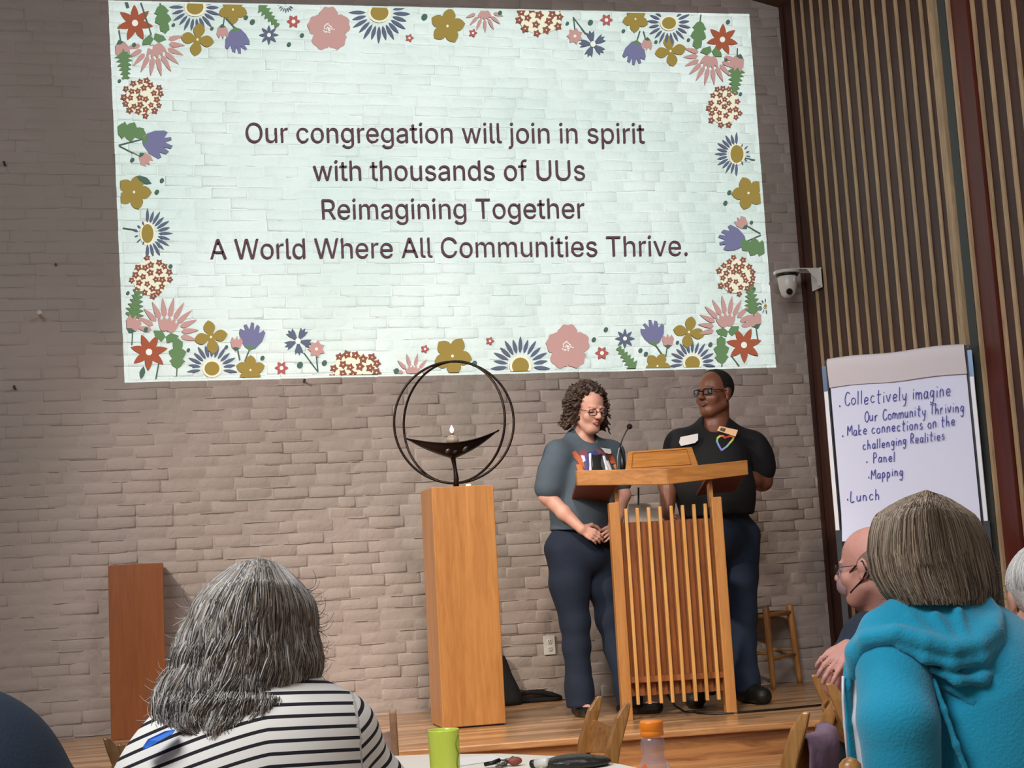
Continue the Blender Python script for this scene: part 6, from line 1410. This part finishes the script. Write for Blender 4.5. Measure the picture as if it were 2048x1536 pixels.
# mauve cloth over the chair back
v = []; n = 12; rows = [(-.012, .004, -.085), (-.02, .0, -.073), (.012, 0, -.075), (.018, .0, -.10), (.024, 0, -.15), (.028, 0, -.20), (.030, 0, -.235)]
zB = aB[2]
rows = [(.05, -.10), (.046, -.072), (.018, -.066), (.0, -.075), (-.004, -.11), (.0, -.16), (.006, -.21), (.008, -.245)]
for i in range(n+1):
    u = .06+.88*i/n; bow = -.035*math.sin(PI*u)
    for d, dz in rows: v.append(aB+(bB-aB)*u+fB*(.085-.065+bow+d-.012+.004*math.sin(i*1.7))+np.array([0, 0, dz-.004*math.sin(u*PI)]))
m_ = len(rows); f = [[i*m_+k, (i+1)*m_+k, (i+1)*m_+k+1, i*m_+k+1] for i in range(n) for k in range(m_-1)]
o = link('draped_cloth', v, f, mat('mauve_cloth', '#8d7384', .9, bump=.3, bscale=30), smooth=True); so = o.modifiers.new('thick', 'SOLIDIFY'); so.thickness = .004
tag(o, 'mauve cloth draped over the back of the chair left of the turquoise hoodie', 'cloth')

ZT = .72
tb = thing('table', 'table with a cream cloth at the bottom edge carrying mug and bottle', 'table', (.85, 2.9, 0))
TP = [(.52, 3.83), (.66, 3.775), (.82, 3.67), (.95, 3.50), (1.02, 3.28), (1.07, 2.95), (1.11, 2.5), (1.13, 2.05), (.72, 2.05), (.66, 2.5), (.56, 2.95)]
mb = MB(); mb.prism([(x, y, ZT-.004) for x, y in TP], (0, 0, .004)); k = len(TP)
for i in range(k):
    a, b_ = np.array(TP[i]+(ZT-.002,)), np.array(TP[(i+1) % k]+(ZT-.002,)); mb.add([a, b_, b_-[0, 0, .16], a-[0, 0, .16]], [[0, 1, 2, 3]])
mb.build('tablecloth', mat('cream_cloth', '#eadfce', .8, bump=.2, bscale=12), tb)
mb = MB(); mb.prism([(x*.98+.017, y*.985+.043, ZT-.03) for x, y in TP], (0, 0, .025)); mb.build('tabletop', CHW2, tb)
for x, y in ((.70, 3.55), (.92, 3.3), (.80, 2.25), (1.10, 2.25)): mb = MB(); mb.tube([(x, y, 0), (x, y, ZT-.03)], .022, 12); mb.build('leg', DKC, tb, smooth=True)

# lime mug with an incised smiling profile line
mg = atY(890, 1532, 3.28); mx_, my_ = mg[0], 3.28
mug = thing('mug', 'lime green mug with a raised face outline standing on the cream table', 'mug', (mx_, my_, ZT))
LIME = mat('lime_glaze', '#c9d750', .25, coat=.4); rM = (atY(921, 1480, 3.28)[0]-atY(859, 1480, 3.28)[0])/2; hM = atY(890, 1458, 3.28)[2]-ZT
mb = MB(); mb.lathe([(rM*.80, ZT+.0005), (rM*.93, ZT+.003), (rM*.94, ZT+.01), (rM, ZT+hM-.003), (rM*.985, ZT+hM), (rM*.93, ZT+hM-.002), (rM*.90, ZT+hM-.01), (rM*.86, ZT+.012), (.001, ZT+.010)], (mx_, my_, 0), 48); mb.build('cup', LIME, mug, smooth=True)
pts = []
for t in np.linspace(0, 1, 24):
    z = ZT+hM*(.88-.72*t); bulge = -.0+.24*math.sin(PI*min(t*2, 1))*(t < .5)+.20*math.sin(PI*(t-.5)*2)*(t >= .5); a = -.62+.0-bulge*1.2; pts.append((mx_+rM*1.0*math.cos(a), my_+rM*1.0*math.sin(a), z))
mb = MB(); mb.tube(pts, .0011, 6); mb.build('face_line', mat('dark_lime', '#6f8022', .4), mug, smooth=True)
mb = MB(); mb.tube([(mx_+.6*rM, my_+rM*.75, ZT+hM*.8), (mx_+.9*rM, my_+rM*1.5, ZT+hM*.75), (mx_+.9*rM, my_+rM*1.5, ZT+hM*.35), (mx_+.6*rM, my_+rM*.75, ZT+hM*.25)], .006, 8); mb.build('handle', LIME, mug, smooth=True)

# plastic juice bottle
yb_ = 2.36; bx = atY(1306, 1500, yb_)[0]; zt = atY(1304, 1441, yb_)[2]
bt = thing('juice_bottle', 'clear plastic bottle with orange cap standing at the bottom centre right', 'bottle', (bx, yb_, ZT))
cr = .0198; mb = MB(); mb.lathe([(cr*.9, zt-.0265), (cr, zt-.025), (cr, zt-.0185), (cr*.97, zt-.0175), (cr*.97, zt-.0165), (cr, zt-.0155), (cr, zt-.003), (cr*.93, zt), (.001, zt)], (bx, yb_, 0), 40); mb.build('cap', mat('orange_cap', '#f0851d', .4, spec=.6), bt, smooth=True)
prof = [(.016, 0), (.0175, -.002), (.0200, -.007), (.0207, -.012), (.0197, -.019), (.0184, -.028), (.0192, -.034), (.0222, -.041), (.0255, -.048), (.0270, -.056), (.0272, -.10), (.0265, -.125), (.0275, -.15)]
zb = zt-.0265; nb_ = [(r_, zb+z) for r_, z in prof if zb+z > ZT+.004]+[(.026, ZT+.003), (.022, ZT+.0005)]
CLR = mat('clear_plastic', '#e6e0e6', .04, trans=1, ior=1.12)
outer = nb_; inner_ = [(max(.002, r_-.0012), z) for r_, z in nb_[::-1]]
mb = MB(); mb.lathe(outer, (bx, yb_, 0), 40); mb.build('bottle_body', mat('clear_plastic_film', '#b9a8b4', .08, alpha=.30, spec=1.0, coat=.6), bt, smooth=True)
for nm, a0, a1, zc0, mm in (('orange_label', -3.0, -2.2, .042, '#e8632a'), ('white_label', -1.05, -.1, .040, '#eeeaf0')):
    v = []; n = 10
    for i in range(n+1):
        a = a0+(a1-a0)*i/n
        for k, z in enumerate((0, -.012, -.03, -.06)):
            z2 = zb-zc0-(.016*(1-(math.sin(PI*i/n))) if k == 0 else 0)+z; z2 = max(z2, ZT+.006); rr_ = np.interp(zb-z2, [-p[1] for p in prof], [p[0] for p in prof])+.0006; v.append((bx+rr_*math.cos(a), yb_+rr_*math.sin(a), z2))
    f = [[i*4+k, (i+1)*4+k, (i+1)*4+k+1, i*4+k+1] for i in range(n) for k in range(3)]; link('label', v, f, mat(nm, mm, .35), bt, smooth=True, label=nm.replace('_', ' '))

# small things on the table
def on_t(px, py, dz=0): return atZ(px, py, ZT+dz)
def pen(lab, a, b_, r, m, m2, nm='marker_pen'):
    a, b_ = np.array(a), np.array(b_); t = thing(nm, lab, 'pen', tuple((a+b_)/2)); d = nrm(b_-a); mb = MB(); mb.tube([a, a+d*.002, b_-d*.035], [r*.7, r, r], 12); mb.build('barrel', m, t, smooth=True); mb = MB(); mb.tube([b_-d*.035, b_-d*.003, b_], [r*1.05, r*1.05, r*.8], 12); mb.build('pen_cap', m2, t, smooth=True)
P0 = on_t(1062, 1529, .012); P1 = on_t(1097, 1523, .020); pen('black marker pen with a white end lying on the table right of the mug', P0, P1, .010, BLACK, WHITE)
P0 = on_t(1085, 1533, .008); P1 = on_t(1136, 1528, .010); pen('slim pale grey pen lying on the table in front of the dark pouch', P0, P1, .004, mat('pen_grey', '#a8a29c', .3), mat('pen_dark', '#4c4644', .3), 'pen')
c = on_t(1160, 1534, 0); b = B(); b.ell([c[0], c[1]-.0, ZT+.010], (.075, .05, .016), None, .01); b.ell([c[0]-.03, c[1], ZT+.012], (.05, .04, .014), None, .02); b.plane((0, 0, ZT+.001), (0, 0, -1)); o = b.mesh('pouch', [mat('dark_leather', '#24231f', .35, bump=.3, bscale=60)], None, .004); tag(o, 'dark shiny leather pouch lying on the right part of the table', 'pouch')
c = on_t(1010, 1534, 0); mb = MB(); r = random.Random(4)
kk = thing('key_bunch', 'jumble of keys with a red fob lying on the cream cloth', 'keys', tuple(c))
for i in range(6):
    a = r.uniform(0, PI); p = c+[r.uniform(-.02, .03), r.uniform(-.02, .02), .003+.0025*i]; d = np.array([math.cos(a), math.sin(a)*.8, r.uniform(0, .12)])
    mb = MB(); mb.tube([p, p+d*.03], [.0025, .002], 6); mb.tube([p+np.array([.008*math.cos(x), .008*math.sin(x), 0]) for x in np.linspace(0, 2*PI, 12)], .0022, 6, cap=False); mb.build('key', mat('key_steel', '#86807a', .3, metal=.8), kk, smooth=True)
b = B(); b.ell(c+[.025, 0, .012], (.018, .012, .010), None, .01); b.mesh('fob', [mat('fob_red', '#8f4a3c', .5)], kk, .003)
mb = MB(); mb.tube([c+[-.045, .015, .008], c+[-.03, .0, .012], c+[-.01, .01, .016]], .005, 8); mb.build('strap', BLACK, kk, smooth=True)
mb = MB(); q = [on_t(860, 1522), on_t(985, 1511), on_t(1012, 1519), on_t(900, 1536)]; mb.prism([p+[0, 0, .0008] for p in q], (0, 0, .001)); o = mb.build('paper_sheet', mat('white_paper', '#f2ece4', .7)); tag(o, 'white sheet of paper lying on the cream cloth beside the mug', 'paper')
